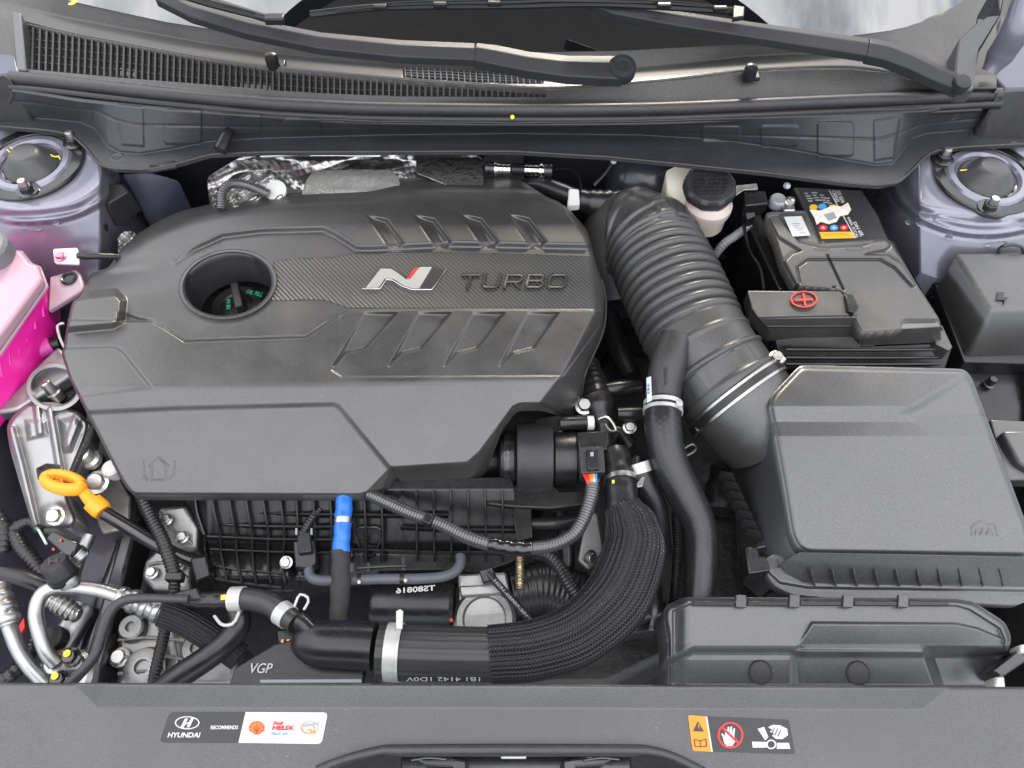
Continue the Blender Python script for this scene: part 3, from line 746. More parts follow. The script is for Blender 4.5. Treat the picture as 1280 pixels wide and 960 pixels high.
# yellow paint ticks on the caps
for T, pl in ((TL, [[(9,187),(14,192),(20,196)],[(13,184),(20,190)],[(61,192),(68,196),(74,195)],[(73,195),(75,199)]]), (TR, [[(1200,213),(1210,212),(1218,208)],[(1218,208),(1222,202)]])):
    for p in pl: tube('paint_tick', [(a, b, 0.0345, 0.8) for a, b in p], YELLOW, T, seg=6)
for p in ([(1252,216),(1260,212),(1263,216),(1256,219),(1262,222)],):
    tube('paint_tick', [(a, b, 0.036, 0.9) for a, b in p], PRW, TR, seg=6)
# small bumps and spot welds on the painted skin
for T, zf, pts in ((TL, towerL_z, [(48,285),(30,283),(70,278)]), (TR, towerR_z, [(1136,278),(1150,280),(1186,296),(1234,305)])):
    for (a, b) in pts:
        q = W(a, b, float(zf(np.array([float(a)]), np.array([float(b)]))[0])-0.0008); lathe('weld_spot', q, [(0.005,0),(0.004,0.0012),(0.0015,0.0018)], PAINT, T, seg=12)
# outer wing rails
def rail(name, pts, label, mat=PAINT):
    return tag(loft(name, [pts, down(pts, 0.25)], mat, None, bevel=0.006, seg=3), label, 'body panel')
rail('inner_wing', [(-200,100,0.03),(2,152,0.03),(-20,600,-0.08),(-30,870,-0.10),(-300,870,-0.10)], 'lavender-grey inner wing running forward under the coolant tank')
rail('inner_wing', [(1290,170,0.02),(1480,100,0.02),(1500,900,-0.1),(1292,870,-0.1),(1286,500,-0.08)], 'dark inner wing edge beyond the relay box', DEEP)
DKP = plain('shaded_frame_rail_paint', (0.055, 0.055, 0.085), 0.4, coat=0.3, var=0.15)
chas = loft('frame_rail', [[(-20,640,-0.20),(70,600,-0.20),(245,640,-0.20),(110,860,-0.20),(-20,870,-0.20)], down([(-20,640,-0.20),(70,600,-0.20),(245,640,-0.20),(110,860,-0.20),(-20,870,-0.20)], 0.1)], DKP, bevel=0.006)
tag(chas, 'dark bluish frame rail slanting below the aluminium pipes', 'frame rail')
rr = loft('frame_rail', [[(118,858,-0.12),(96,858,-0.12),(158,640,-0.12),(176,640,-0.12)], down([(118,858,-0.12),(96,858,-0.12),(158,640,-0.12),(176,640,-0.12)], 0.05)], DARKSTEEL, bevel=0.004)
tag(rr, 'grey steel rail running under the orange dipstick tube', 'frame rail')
# ================================================================== open bonnet above the bay (casts the shade the photo shows)
def bonnet():
    V = []; nx, ny = 24, 16; th = 0.03
    hinge = Vector((0, 0.40, 0.33)); a = math.radians(BON_A); d = Vector((0, -math.cos(a), math.sin(a))); nrm = Vector((0, math.sin(a), math.cos(a)))
    for layer in (0, 1):
        for j in range(ny+1):
            for i in range(nx+1):
                u = i/nx*2-1; v = j/ny
                w = 0.72-0.10*v*v
                V.append(hinge+Vector((u*w, 0, 0))+d*(v*BON_L)+nrm*(0.05*(1-u*u)-0.03*v*v*u*u+layer*th*(1-0.7*v))+Vector((0, (0.085-0.34*min(u*u, 0.45))*(1-v)**2, 0)))  # unseen rear edge bowed so the windscreen mirrors sky at both sides
    F = []; m = (nx+1)*(ny+1)
    for j in range(ny):
        for i in range(nx):
            q = j*(nx+1)+i; f = (q, q+1, q+nx+2, q+nx+1); F.append(f); F.append(tuple(reversed([k+m for k in f])))
    return mk('bonnet', V, F, plain('bonnet_liner', (0.13, 0.108, 0.085), 0.8, var=0.2), None)  # lining lightened and warmed for the sheen on upward faces
BON_A, BON_L = 70.0, 0.90
bo = bonnet(); tag(bo, 'raised bonnet with dark lining standing open over the engine bay', 'bonnet')
# ================================================================== cowl, seal, grille
def interp(tab, X):
    a = np.array(tab, float); return np.interp(X, a[:, 0], a[:, 1])
TOPE = [(20,114),(100,127),(200,137),(320,146),(480,152),(640,154),(800,152),(960,147),(1080,143),(1160,139),(1235,124)]       # under the seal
MIDE = [(20,146),(60,148),(100,152),(118,160),(135,182),(150,190),(175,192),(215,186),(262,176),(330,172),(480,168),(640,166),(800,168),(900,174),(985,186),(1060,200),(1095,206),(1115,204),(1128,188),(1140,172),(1160,166),(1235,160)]
BOTE = [(0,158),(60,163),(88,168),(105,182),(122,203),(140,211),(186,212),(225,204),(262,193),(330,190),(640,189),(760,196),(860,206),(960,216),(1060,229),(1100,232),(1128,226),(1146,205),(1165,190),(1200,184),(1280,180)]
GRV = [(30,127),(80,134),(118,138),(145,150),(170,156),(320,159),(640,159.5),(960,170),(1095,174),(1120,168),(1150,156),(1230,147)]
pads = []
for (x0, x1, ya, yb) in ((205,252,137,180),(278,326,142,168),(353,401,149,166),(427,477,152,163),(502,552,154,163),(577,627,155,163),(652,702,156,164),(727,777,156,166),(802,850,156,168),(877,926,158,176),(951,998,157,183),(1022,1067,152,195)):
    pads.append([(x0+3,ya),(x1-3,ya),(x1,ya+3),(x1,yb-3),(x1-3,yb),(x0+3,yb),(x0,yb-3),(x0,ya+3)])
bulge = [[(148,130),(180,133),(181,184),(152,182),(146,150)],[(1091,150),(1126,144),(1118,198),(1092,202)]]
def plen_z(X, Y):
    t = interp(TOPE, X); m = interp(MIDE, X); b = interp(BOTE, X)
    z = 0.088-0.043*np.clip((Y-t)/(m-t), 0, 1)
    z = z-0.002*ss(Y, m-2, m+1.5)
    z = z-0.0010*np.exp(-((Y-interp(GRV, X))/1.1)**2)*ss(m-Y, 0, 3)
    for P in pads: z = z+0.0019*ss(sdf(P, X, Y), -0.8, 1.0)
    for P in bulge: z = z+0.0016*ss(sdf(P, X, Y), -0.6, 3.0)
    for c in ((445,173),(1268-0,181),(843,181),(146,196)): z = z+0.0007*np.exp(-((np.sqrt((X-c[0])**2+((Y-c[1])/0.6)**2)-7)/1.2)**2)
    return z
xs = np.linspace(16, 1238, 80); plen_o = [(float(x), float(interp(TOPE, x))-4) for x in xs]+[(float(x), float(interp(BOTE, x))) for x in np.linspace(1285, -10, 120)]
po = relief('plenum', plen_o, plen_z, BLACKP if False else plain('plenum_black_plastic', (0.030, 0.031, 0.036), 0.36, var=0.12, vscale=20, bump=0.15, bscale=900, dust=0.25), None, step=1.1, skirt=0.006)
tube('rolled_lip', [(float(x), float(interp(BOTE, x)), 0.0425, 2.0) for x in np.linspace(-8, 1283, 90)], MATTERUB, po, seg=10, step=0.006)
tag(po, 'long black plenum panel with embossed pads under the cowl seal', 'cowl panel')
dotp = lathe('paint_dot', W(640.5, 146.5, 0.0945), [(0.0026,0),(0.0026,0.0006),(0.0015,0.001)], YELLOW, po, axis=(0,-0.6,0.8), seg=14)
cz = 0.094
SEALP = [(14,97),(60,101),(120,108),(200,117),(320,128),(400,132.5),(480,135.5),(640,137),(800,136),(930,131.5),(1060,126),(1160,122),(1225,118.5),(1250,118)]
seal = thing('cowl_seal', W(640, 140, 0.08), 'long black rubber seal strip along the front edge of the cowl', 'seal')
tube('seal_bulb', [(a, b, cz, 8.0) for a, b in SEALP], MATTERUB, seal, seg=16, step=0.008)
tube('seal_lip', [(a, b+12.5, cz-0.008, 5.5) for a, b in SEALP], RUBBER, seal, seg=12, step=0.008)
tube('seal_lip', [(a, b+18.5, cz-0.012, 3.2) for a, b in SEALP[:-1]], RUBBER, seal, seg=10, step=0.008)
# seal end blocks
eb = loft('seal_end_block', [[(-30,96,0.10),(8,92,0.10),(14,100,0.10),(38,146,0.05),(28,151,0.045),(-30,150,0.045)], down([(-30,96,0.10),(8,92,0.10),(14,100,0.10),(38,146,0.05),(28,151,0.045),(-30,150,0.045)], 0.05)], MATTERUB, bevel=0.004, seg=3)
tag(eb, 'moulded rubber end block of the cowl seal beside the air grille', 'seal end', 'seal end blocks')
eb2 = loft('seal_end_block', [[(1320,108,0.10),(1250,112,0.10),(1244,122,0.098),(1228,166,0.05),(1240,170,0.046),(1320,172,0.046)], down([(1320,108,0.10),(1250,112,0.10),(1244,122,0.098),(1228,166,0.05),(1240,170,0.046),(1320,172,0.046)], 0.05)], MATTERUB, bevel=0.004, seg=3)
tag(eb2, 'moulded rubber end block of the cowl seal beside the wiper pivot', 'seal end', 'seal end blocks')
# cowl top: the face the grille is set in
GT = [(8,22),(30,27),(80,39),(130,49),(250,71),(340,84),(440,94),(520,101),(600,106),(690,110),(800,103),(860,97),(930,89),(1000,85),(1060,84),(1110,90),(1150,101),(1190,112)]
GB = [(8,88),(30,91),(160,103),(250,113),(400,126),(500,128.5),(640,130),(800,129),(930,124),(1060,119),(1190,114)]
WB = [(8,-40),(70,-8),(140,8),(215,24),(330,40),(480,52),(640,60),(780,58),(900,52),(1000,46),(1100,36),(1180,18),(1240,-30)]   # windscreen edge
def cowl_z(X, Y):
    g = interp(GT, X); b = interp(GB, X); w = interp(WB, X)
    z1 = 0.094+0.020*np.clip((b-Y)/np.maximum(b-g, 6), 0, 1)
    z2 = 0.110-0.004*np.clip((g-Y)/18, 0, 1)+0.020*np.clip((g-18-Y)/np.maximum(g-18-w, 8), 0, 1)
    k = ss(Y, g-1.6, g+1.2)
    return z2*(1-k)+z1*k
GR = [(31,30),(80,41),(130,51),(250,73),(340,86),(440,96),(520,103),(600,108),(683,113),(683,122),(640,121.5),(500,120),(400,116.5),(350,113.5),(250,105),(160,98),(31,86)]
xs = np.linspace(0, 1246, 90)
cow_o = [(float(x), float(interp(WB, x))-2) for x in xs]+[(float(x), float(interp(GB, x))+1) for x in np.linspace(1246, 0, 90)]
CP = thing('cowl', W(640, 100, 0.08), 'grey plastic cowl panel with a long air grille below the windscreen', 'cowl panel')
GR2 = [(504,85),(560,86),(620,91),(679,97),(679,105),(600,103),(520,98),(504,96)]
relief('cowl_skin', cow_o, cowl_z, plain('weathered_cowl_plastic', (0.050, 0.0485, 0.046), 0.42, var=0.12, vscale=12, bump=0.3, bscale=900, dust=0.4), CP, step=1.6, holes=[GR, GR2], skirt=0.006)
tube('cowl_edge', [(a, b-0.5, 0.1130, 2.0) for a, b in GT[1:]], plain('glossy_cowl_edge', (0.07, 0.068, 0.064), 0.16), CP, seg=10, step=0.008)  # bead lighter and glossier than the skin, for a bright rim highlight
# slot bars: each upright and each cross bar on its own
nbar = 84
def gz(x, y): return float(cowl_z(np.array([float(x)]), np.array([float(y)]))[0])-0.0010
xb = [31+(683-31)*((k/nbar)**0.97) for k in range(nbar+1)]
for k, x in enumerate(xb[1:-1]):
    yt, yb = float(interp(GT, x))+1.5, min(float(interp(GB, x))-5.5, 122)
    n = 5
    P = [(x+(yb-y)*0.03*(1 if x < 300 else 0.3)-(yb-yt)*0.03*(1 if x < 300 else 0.3)*0, y) for y in np.linspace(yt, yb, n)]
    rows = []
    for (a, b) in P:
        p = W(a, b, gz(a, b)); w = Rw(1.15, p); rows.append((p, w))
    V = []
    for p, w in rows: V += [p+Vector((-w,0,0)), p+Vector((w,0,0)), p+Vector((w,0,-0.007)), p+Vector((-w,0,-0.007))]
    F = []
    for i in range(n-1): F += [(i*4+q, i*4+(q+1) % 4, i*4+4+(q+1) % 4, i*4+4+q) for q in range(4)]
    F += [(3,2,1,0), (n*4-4, n*4-3, n*4-2, n*4-1)]
    mk('grille_bar', V, F, MATTE, CP, smooth=False)
# arched slot heads: the skin reaches a little over every slot
for j in range(1, 7):
    pts = []
    for x in np.linspace(31, 683, 60):
        t, b = float(interp(GT, x))+1.5, float(interp(GB, x))-5.5
        y = b-j*9.2
        if y > t+3: pts.append((x, y, gz(x, y)-0.0035, 1.1))
    if len(pts) > 3: tube('grille_cross_bar', pts, MATTE, CP, seg=6, step=0.01)
# secondary grille under the wiper arm
for k in range(24):
    x = 506+k*7.4; yt, yb = float(np.interp(x, [504,560,620,679], [85,86,91,97])), float(np.interp(x, [504,520,600,679], [96,98,103,105]))
    tube('grille_bar', [(x, yt, gz(x, yt)+0.0006, 0.9), (x+1, yb, gz(x, yb)+0.0006, 0.9)], PRG if False else GREYCAP, CP, seg=6, cap=True)
for j in (0.25, 0.5, 0.75):
    tube('grille_cross_bar', [(x, np.interp(x, [504,560,620,679], [85,86,91,97])*(1-j)+np.interp(x, [504,520,600,679], [96,98,103,105])*j, gz(x, 95), 0.8) for x in np.linspace(506, 676, 12)], GREYCAP, CP, seg=6)
dk = loft('plenum_floor', [[(10,10,0.07),(700,90,0.07),(700,130,0.06),(10,100,0.06)], down([(10,10,0.07),(700,90,0.07),(700,130,0.06),(10,100,0.06)], 0.05)], DEEP, bevel=0)
tag(dk, 'dark plenum chamber floor seen through the air grille', 'plenum')
for (x, y, w) in ((145,84,26),(300,104,38)):
    o = prism('filter_frame_label', [(x,y),(x+w,y+3),(x+w,y+12),(x,y+9)], 0.078, 0.004, PRG, None, bevel=0.0005); tag(o, 'pale label behind the grille slots %s' % ('nearer the grille end' if x < 200 else 'below the rubber bonnet stop'), 'label')
# right side skin of the cowl: pillar base and drain
pb = loft('pillar_trim', [[(1190,112,0.11),(1198,48,0.14),(1240,10,0.18),(1248,-30,0.22),(1262,-30,0.22),(1252,20,0.18),(1226,52,0.14),(1218,112,0.11)], down([(1190,112,0.11),(1198,48,0.14),(1240,10,0.18),(1248,-30,0.22),(1262,-30,0.22),(1252,20,0.18),(1226,52,0.14),(1218,112,0.11)], 0.05)], GRAIN2, bevel=0.003); tag(pb, 'grey plastic corner trim between the wiper pivot and the wing', 'trim')
wr = Path([(1282,-6,0.20,16),(1270,36,0.17,18),(1252,66,0.14,17),(1236,90,0.12,10)])
wing = tube('wing_hinge_arm', wr, PAINT, None, seg=16); tag(wing, 'lavender-grey bonnet hinge arm behind the corner trim', 'hinge')
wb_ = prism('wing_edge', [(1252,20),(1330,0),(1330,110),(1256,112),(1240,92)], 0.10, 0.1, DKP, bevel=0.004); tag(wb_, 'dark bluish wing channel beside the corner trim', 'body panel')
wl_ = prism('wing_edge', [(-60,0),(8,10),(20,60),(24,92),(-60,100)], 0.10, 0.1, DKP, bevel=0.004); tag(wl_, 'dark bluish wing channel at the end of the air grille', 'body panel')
ge = loft('grille_end_post', [[(14,12,0.13),(26,16,0.13),(33,88,0.098),(20,88,0.098)], down([(14,12,0.13),(26,16,0.13),(33,88,0.098),(20,88,0.098)], 0.03)], GRAIN2, bevel=0.002); tag(ge, 'grey plastic post closing the end of the air grille', 'trim')
# windscreen
n = 40; xsw = np.linspace(-160, 1440, n); V = []
for x in xsw:
    b = W(float(x), float(np.interp(x, *zip(*WB)))+5, 0.124); V.append(b)
for x in xsw:
    b = W(float(x), float(np.interp(x, *zip(*WB)))+5, 0.124); u = (x-640)/800; V.append(Vector((b.x*0.9, b.y+0.60-0.05*u*u, b.z+0.60*math.tan(math.radians(29)))))
mid = []
F = [(k, k+1, n+k+1, n+k) for k in range(n-1)]
wsn = mk('windscreen', V, F, GLASS, None); tag(wsn, 'sloping windscreen glass mirroring white clouds above the cowl', 'windscreen')
tag(tube('wax_mark', [(86,5,0.152,2), (92,3,0.154,5.5), (97,1,0.156,2)], YELLOW, None, seg=10, flat=0.2), 'yellow crayon blot at the windscreen corner above the grille', 'paint mark')
frit = prism('black_edge_band', [(210,23),(330,38),(480,50),(640,58),(780,56),(900,50),(1000,44),(1095,35),(1088,31),(980,38),(860,40),(700,38),(520,32),(385,22),(240,19)], 0.1300, 0.003, GLOSSB, wsn, bevel=0) if False else None
# wipers
ARM = plain('satin_black_wiper_arm', (0.016, 0.017, 0.021), 0.50, var=0.1, dust=0.2, bump=0.05)
def strip(name, top, width, z, h, mat, parent, bevel=0.0012):
    """flat arm: centre line of (px, py, half-width px, z)"""
    L = []; 
    up = []; dn = []
    for i, (x, y, w, zz) in enumerate(top):
        a = top[max(0, i-1)]; b = top[min(len(top)-1, i+1)]; dx, dy = b[0]-a[0], b[1]-a[1]; l = math.hypot(dx, dy)
        nx, ny = -dy/l, dx/l
        up.append(W(x-nx*w, y-ny*w, zz)); dn.append(W(x+nx*w, y+ny*w, zz-h*0.35))
    V = []
    for u, d in zip(up, dn):
        m = (u+d)/2+Vector((0,0,h*0.45)); V += [u, m, d, d-Vector((0,0,h)), u-Vector((0,0,h))]
    n = len(top); F = []
    for i in range(n-1): F += [(i*5+q, i*5+(q+1) % 5, i*5+5+(q+1) % 5, i*5+5+q) for q in range(5)]
    F += [(4,3,2,1,0), tuple(range(n*5-5, n*5))]
    o = mk(name, V, F, mat, parent, bevel=bevel, seg=2)
    bm = bmesh.new(); bm.from_mesh(o.data); bmesh.ops.recalc_face_normals(bm, faces=bm.faces); bm.to_mesh(o.data); bm.free()
    return o
w1 = thing('wiper', W(600, 75, 0.12), 'black wiper whose round pivot sits above the grille end', 'wiper', 'wipers')
strip('wiper_arm', [(196,-8,7,0.185),(240,12,9,0.178),(310,32,9.5,0.172),(400,50,10,0.166),(500,60,10.5,0.160),(594,64,10.5,0.155)], 0, 0, 0.010, ARM, w1)
strip('pivot_arm', [(594,64,11,0.155),(620,68,12,0.154),(660,76,12,0.150),(710,82,13,0.147),(778,84,14.5,0.146)], 0, 0, 0.012, ARM, w1)
lathe('pivot_cap', W(778, 84, 0.146), [(0.0165,-0.010),(0.0165,0.001),(0.0145,0.004),(0.009,0.0045),(0.008,0.0035),(0.001,0.0035)], ARM, w1, axis=(0,-0.35,1), seg=28)
bl = tube('wiper_blade', [(210,-6,0.205,5),(250,-2,0.20,5),(330,22,0.192,5),(352,26,0.19,5)], RUBBER, w1, seg=10)
w2 = thing('wiper', W(1090, 70, 0.12), 'black wiper whose arm crosses the cowl below the bright windscreen', 'wiper', 'wipers')
strip('wiper_arm', [(716,-10,6,0.20),(770,9,8,0.193),(850,23,9,0.183),(950,38,9.5,0.174),(1085,58,11,0.160)], 0, 0, 0.010, ARM, w2)
strip('pivot_arm', [(1085,58,11.5,0.160),(1110,63,11.5,0.157),(1140,75,11,0.152),(1170,90,10,0.146),(1203,104,9,0.142)], 0, 0, 0.012, ARM, w2)
lathe('pivot_cap', W(1202, 104, 0.142), [(0.0105,-0.008),(0.0105,0.002),(0.009,0.0045),(0.001,0.005)], ARM, w2, axis=(0,-0.3,1), seg=24)
b2 = w2
tube('rubber_strip', [(388,18,0.192,4.5),(480,9,0.196,4.5),(640,7,0.198,4.5),(760,5,0.199,4.5),(920,14,0.193,4.5)], RUBBER, b2, seg=8)
tube('blade_bridge', [(420,14,0.198,2.0),(500,5,0.204,2.6),(640,2,0.207,3.4),(700,0,0.208,3.4),(820,3,0.203,2.6),(900,9,0.198,2)], PRG if False else BLACKP, b2, seg=8)
for x, y in ((475,9),(550,6),(618,4),(830,7),(900,11)): wbox('link', W(x, y, 0.206), (0.016, 0.006, 0.006), BLACKP, b2)
prism('end_cap', [(917,6),(931,8),(930,20),(916,22)], 0.199, 0.006, BLACKP, b2, bevel=0.001)
b3 = w1
tube('rubber_strip', [(222,-8,0.205,5),(262,4,0.20,5),(300,14,0.196,5),(352,28,0.188,4)], RUBBER, b3, seg=8)
wbox('link', W(344, 24, 0.197), (0.022, 0.012, 0.008), BLACKP, b3)
# rubber bonnet stops
for (x, y, z, lab) in ((342,70,0.114,'small black rubber stop standing on the cowl edge behind the grille'),(936,84,0.116,'small black rubber stop standing on the plain end of the cowl edge')):
    t = thing('bonnet_stop', W(x, y+13, z), lab, 'rubber stop', 'bonnet stops')
    p = W(x, y+12, z)
    lathe('stop_pad', p-Vector((0,0,0.004)), [(0.0075,0),(0.0085,0.004),(0.008,0.016),(0.0065,0.020),(0.003,0.0215)], RUBBER, t, seg=20, squash=0.8)
    wbox('stop_foot', p+Vector((0.004,0.004,-0.002)), (0.020, 0.014, 0.006), RUBBER, t)
# ================================================================== air filter box
LID = smooth_poly([(1000,456),(1205,461),(1214,470),(1285,660),(1290,696),(1009,692),(996,683),(989,667),(980,610),(969,549),(961,503),(966,492)], 2)
def lid_z(X, Y):
    z = -0.0075*np.clip((Y-508)/19, 0, 1)
    z = z-0.026*np.clip((Y-545)/147, 0, 1.1)
    z = z+0.0022*np.exp(-((Y-528)/10)**2)*0
    # the long crease that runs from the rear corner to the front edge, the face beyond it leaning away
    q = side((1206,462), (1132,510), X, Y); q2 = side((1132,528), (1250,632), X, Y)
    beyond = np.maximum(np.where(Y < 519, -q, 0), np.where(Y >= 519, -q2, 0))
    beyond = np.clip(beyond, 0, 200)
    flat = np.interp(Y, [462, 545, 692, 720], [0.0, -0.0075, -0.0335, -0.037])-0.00007*beyond
    k = ss(beyond, 0, 14)
    z = z*(1-k)+flat*k
    s = sdf(LID, X, Y)
    z = z-0.0035*(1-ss(s, 0, 9))**2
    for pl in ([(1214,657),(1214,669)],[(1216,656),(1226,651),(1234,656)],[(1236,655),(1244,656),(1246,669)],[(1218,668),(1220,660),(1224,668),(1228,660),(1232,668),(1236,660),(1240,668)]):
        z = z-0.0009*np.exp(-(dline(pl, X, Y)/0.8)**2)
    return z
AB = thing('air_filter_box', W(1120, 600, -0.16), 'large dark grey air filter box with a creased lid and ribbed front flange', 'air filter box')
relief('lid', LID, lid_z, GRAIN2, AB, step=0.9, skirt=0.028)
front = [(972,700),(976,712),(985,724),(1003,731),(1290,735)]
def fl_z(X, Y): return -0.062-0.004*ss(Y, 738, 752)
relief('flange', smooth_poly([(955,700),(958,716),(968,732),(990,743),(1030,747),(1274,756),(1290,748),(1290,729),(1010,722),(992,716),(984,700),(970,690)], 2), lambda X, Y: -0.060-0.006*ss(sdf([(955,690),(962,716),(975,728),(1010,734),(1290,738),(1290,690)], X, Y), 1, -2), GRAIN2, AB, step=1.5, skirt=0.014)
loft('lid_wall', [[(1000,690,-0.026),(1288,695,-0.030),(1290,734,-0.060),(1004,731,-0.060),(982,718,-0.060),(974,704,-0.056)], down([(1000,690,-0.026),(1288,695,-0.030),(1290,734,-0.060),(1004,731,-0.060),(982,718,-0.060),(974,704,-0.056)], 0.03)], GRAIN2, AB, bevel=0.002)
for x in (1017,1043.5,1070,1097,1123,1149.5,1176,1202,1228,1253):
    a, b, c, d = W(x-3, 712, -0.040), W(x+1.0, 733, -0.058), W(x+3.0, 733, -0.058), W(x-1.2, 712, -0.040)
    lo = [Vector((v.x, v.y+0.006, v.z-0.012)) for v in (a, b, c, d)]
    mk('rib', [a,b,c,d]+lo, [(3,2,1,0),(0,1,5,4),(1,2,6,5),(2,3,7,6),(3,0,4,7)], GRAIN2, AB, bevel=0.0004, seg=1)
# body below the lid
bodyt = [(964,500,-0.03),(1000,462,-0.03),(1206,466,-0.03),(1284,690,-0.05),(1004,690,-0.05),(990,676,-0.05)]
loft('box_body', [grow(bodyt, 0.99), grow(bodyt, 0.93, 0.16)], MATTE, AB, bevel=0.004)
swt = [(966,500,-0.014),(970,540,-0.020),(977,585,-0.026),(985,635,-0.034),(992,670,-0.042),(1004,688,-0.046)]
swb = [(928,560,-0.095),(938,604,-0.088),(942,640,-0.082),(946,670,-0.078),(956,700,-0.072),(980,718,-0.068)]
V = [W(*p) for p in swt]+[W(*p) for p in swb]+[Vector((W(*p).x, W(*p).y, -0.16)) for p in swb]+[Vector((W(*p).x+0.03, W(*p).y, -0.16)) for p in swt]
k6 = len(swt); F = []
for r_ in range(3): F += [(r_*k6+i, (r_+1)*k6+i, (r_+1)*k6+i+1, r_*k6+i+1) for i in range(k6-1)]
mk('side_wall', V, F, GRAIN2, AB, sharp=50)
for k in range(7):
    x, y = 901+k*5.6, 588+k*12
    q = [(x,y,-0.070),(x+15,y+3,-0.062),(x+19,y+13,-0.064),(x+7,y+10,-0.074)]
    loft('side_rib', [q, down(q, 0.02)], MATTE, AB, bevel=0.0006, seg=1)
# snorkel from the box to the hose clamp
SN = Path([(912,487,-0.054,66),(924,501,-0.058,66),(940,521,-0.068,64.5),(958,543,-0.082,62)])
tube('outlet_duct', SN, GRAIN, AB, seg=48)
prism('hose_bracket', [(931,683),(948,683),(950,694),(975,697),(978,712),(936,718)], -0.06, 0.03, BLACKP, AB, bevel=0.002)
tag(tube('coolant_strap', [(938,716,-0.075,2.4),(931,700,-0.07,2.4),(938,688,-0.066,2.4),(956,683,-0.064,2.4)], BLACKP, None, seg=8), 'thin black looped strap beside the air filter box flange', 'strap')
# ================================================================== big corrugated intake hose
IH = Path([(772,362,-0.120,42),(766,320,-0.082,47),(786,292,-0.054,53),(812,304,-0.042,58),(837,352,-0.038,62),(872,426,-0.043,63.5),(905,478,-0.052,64),(922,499,-0.056,64)])
Lh = IH.L; c_lo, c_hi = 0.40*Lh, 0.745*Lh; npleat = 10; pit = (c_hi-c_lo)/npleat
def hose_mod(s, th):
    w = np.abs(np.sin(math.pi*(s-c_lo)/pit)); w = w**0.55
    g = ss(s, c_lo-0.001, c_lo+0.002)*ss(s, c_hi+0.001, c_hi-0.002)
    m = 1+g*(0.135*w-0.105)
    for f, wd, a in ((0.255, 0.004, 0.05), (0.325, 0.005, 0.055), (0.375, 0.004, 0.05), (0.80, 0.0025, 0.03), (0.875, 0.003, 0.055), (0.965, 0.005, 0.04)):
        m = m+a*np.exp(-((s-f*Lh)/wd)**4)
    # moulded frames on the plain collar
    fr = ss(np.cos(th*6), 0.5, 0.62)*ss(s, 0.885*Lh, 0.89*Lh)*ss(s, 0.95*Lh, 0.945*Lh)
    m = m+0.02*fr
    fr2 = ss(np.cos(th*3), 0.86, 0.90)*ss(s, 0.255*Lh, 0.26*Lh)*ss(s, 0.395*Lh, 0.39*Lh)
    return m+0.045*fr2
HO = thing('intake_hose', W(850, 380, -0.12), 'wide black corrugated air intake hose running from behind the cover to the air filter box', 'hose')
tube('hose_body', IH, plain('intake_rubber', (0.040, 0.040, 0.040), 0.40, spec=0.8, var=0.12, vscale=25, bump=0.15, bscale=800, dust=0.25), HO, mod=hose_mod, seg=120, step=0.0007, sharp=0)
cl = thing('hose_clamp', W(925, 500, -0.06), 'flat steel worm clamp with a screw tightening the wide hose onto the air filter box', 'hose clamp')
for f in (0.955, 1.0): pass
CLP = Path([(911,487,-0.054,68.5),(921,499,-0.0565,68.5),(931,511,-0.059,68.5)])
band('clamp_band', CLP, 0.5, 0.0145, STEEL, cl, add=0.0015, th=0.001, seg=64)
band('clamp_pad', CLP, 0.5, 0.0085, RUBBER, cl, add=0.0024, th=0.0008, seg=64)
for f, a in ((0.5, 0),):
    p, t, nn, bb, r = CLP.at(np.array([0.5*CLP.L])); p = Vector(p[0]); t = Vector(t[0])
    q = W(968, 451, -0.014)
    wbox('screw_housing', q, (0.020, 0.017, 0.010), CLAMPW, cl, rz=0.7)
    bolt('screw', q+Vector((0.001, 0.001, 0.005)), 0.0065, STEEL, cl)
    q2 = W(872, 536, -0.055); wbox('clamp_tail', q2, (0.008, 0.007, 0.006), DARKSTEEL, cl, rz=0.6)
    # bridging bar
    for (x, y) in ((929,483),): wbox('bridge', W(x, y, -0.003), (0.004, 0.013, 0.002), STEEL, cl, rz=0.65, bevel=0.0003)
# hose ears and branch stub
st = Path([(846,420,-0.004,20),(836,455,-0.015,23),(829,490,-0.028,22),(829,512,-0.032,20)])
tube('branch_stub', st, MATTERUB, HO, seg=28)
prism('hose_ear', [(920,414),(928,411),(935,416),(933,424),(922,426)], 0.006, 0.012, MATTERUB, HO, bevel=0.003, seg=3)
prism('hose_ear', [(903,388),(918,395),(923,408),(912,415),(900,408)], -0.004, 0.02, MATTERUB, HO, bevel=0.004, seg=3)
prism('stub_rib', [(830,458),(834,457),(835,478),(831,479)], 0.012, 0.004, MATTERUB, HO, bevel=0.0006)
# snake-like hose from the stub
RH = Path([(829,500,-0.030,22),(829,535,-0.034,23),(836,575,-0.044,23),(856,618,-0.060,22.5),(873,655,-0.074,21),(876,700,-0.090,20.5),(871,770,-0.105,20)])
rh = thing('reinforced_hose', W(850, 620, -0.12), 'smooth black reinforced hose curving down beside the air filter box', 'hose')
tube('hose_body', RH, SNAKE, rh, seg=36, step=0.003)
wc = thing('spring_clamp', W(830, 508, -0.06), 'white spring clamp round the top of the reinforced hose', 'hose clamp')
band('clamp_band', RH, 0.025, 0.005, CLAMPW, wc, add=0.0022, th=0.0016); band('clamp_band', RH, 0.058, 0.004, CLAMPW, wc, add=0.0022, th=0.0016)
prism('clamp_tab', [(808,472),(814,470),(815,500),(809,503)], -0.006, 0.002, plain('pale_blue_tab', (0.45, 0.52, 0.60), 0.5), wc, bevel=0.0005)
prism('clamp_tab', [(845,501),(853,502),(853,507),(846,507)], -0.010, 0.003, CLAMPW, wc, bevel=0.0005)
letters('Y43', [(812,479),(812,492),(809,492),(809,479)], -0.0055, PRK, wc, depth=0.0003, split=False, name='clamp_print')
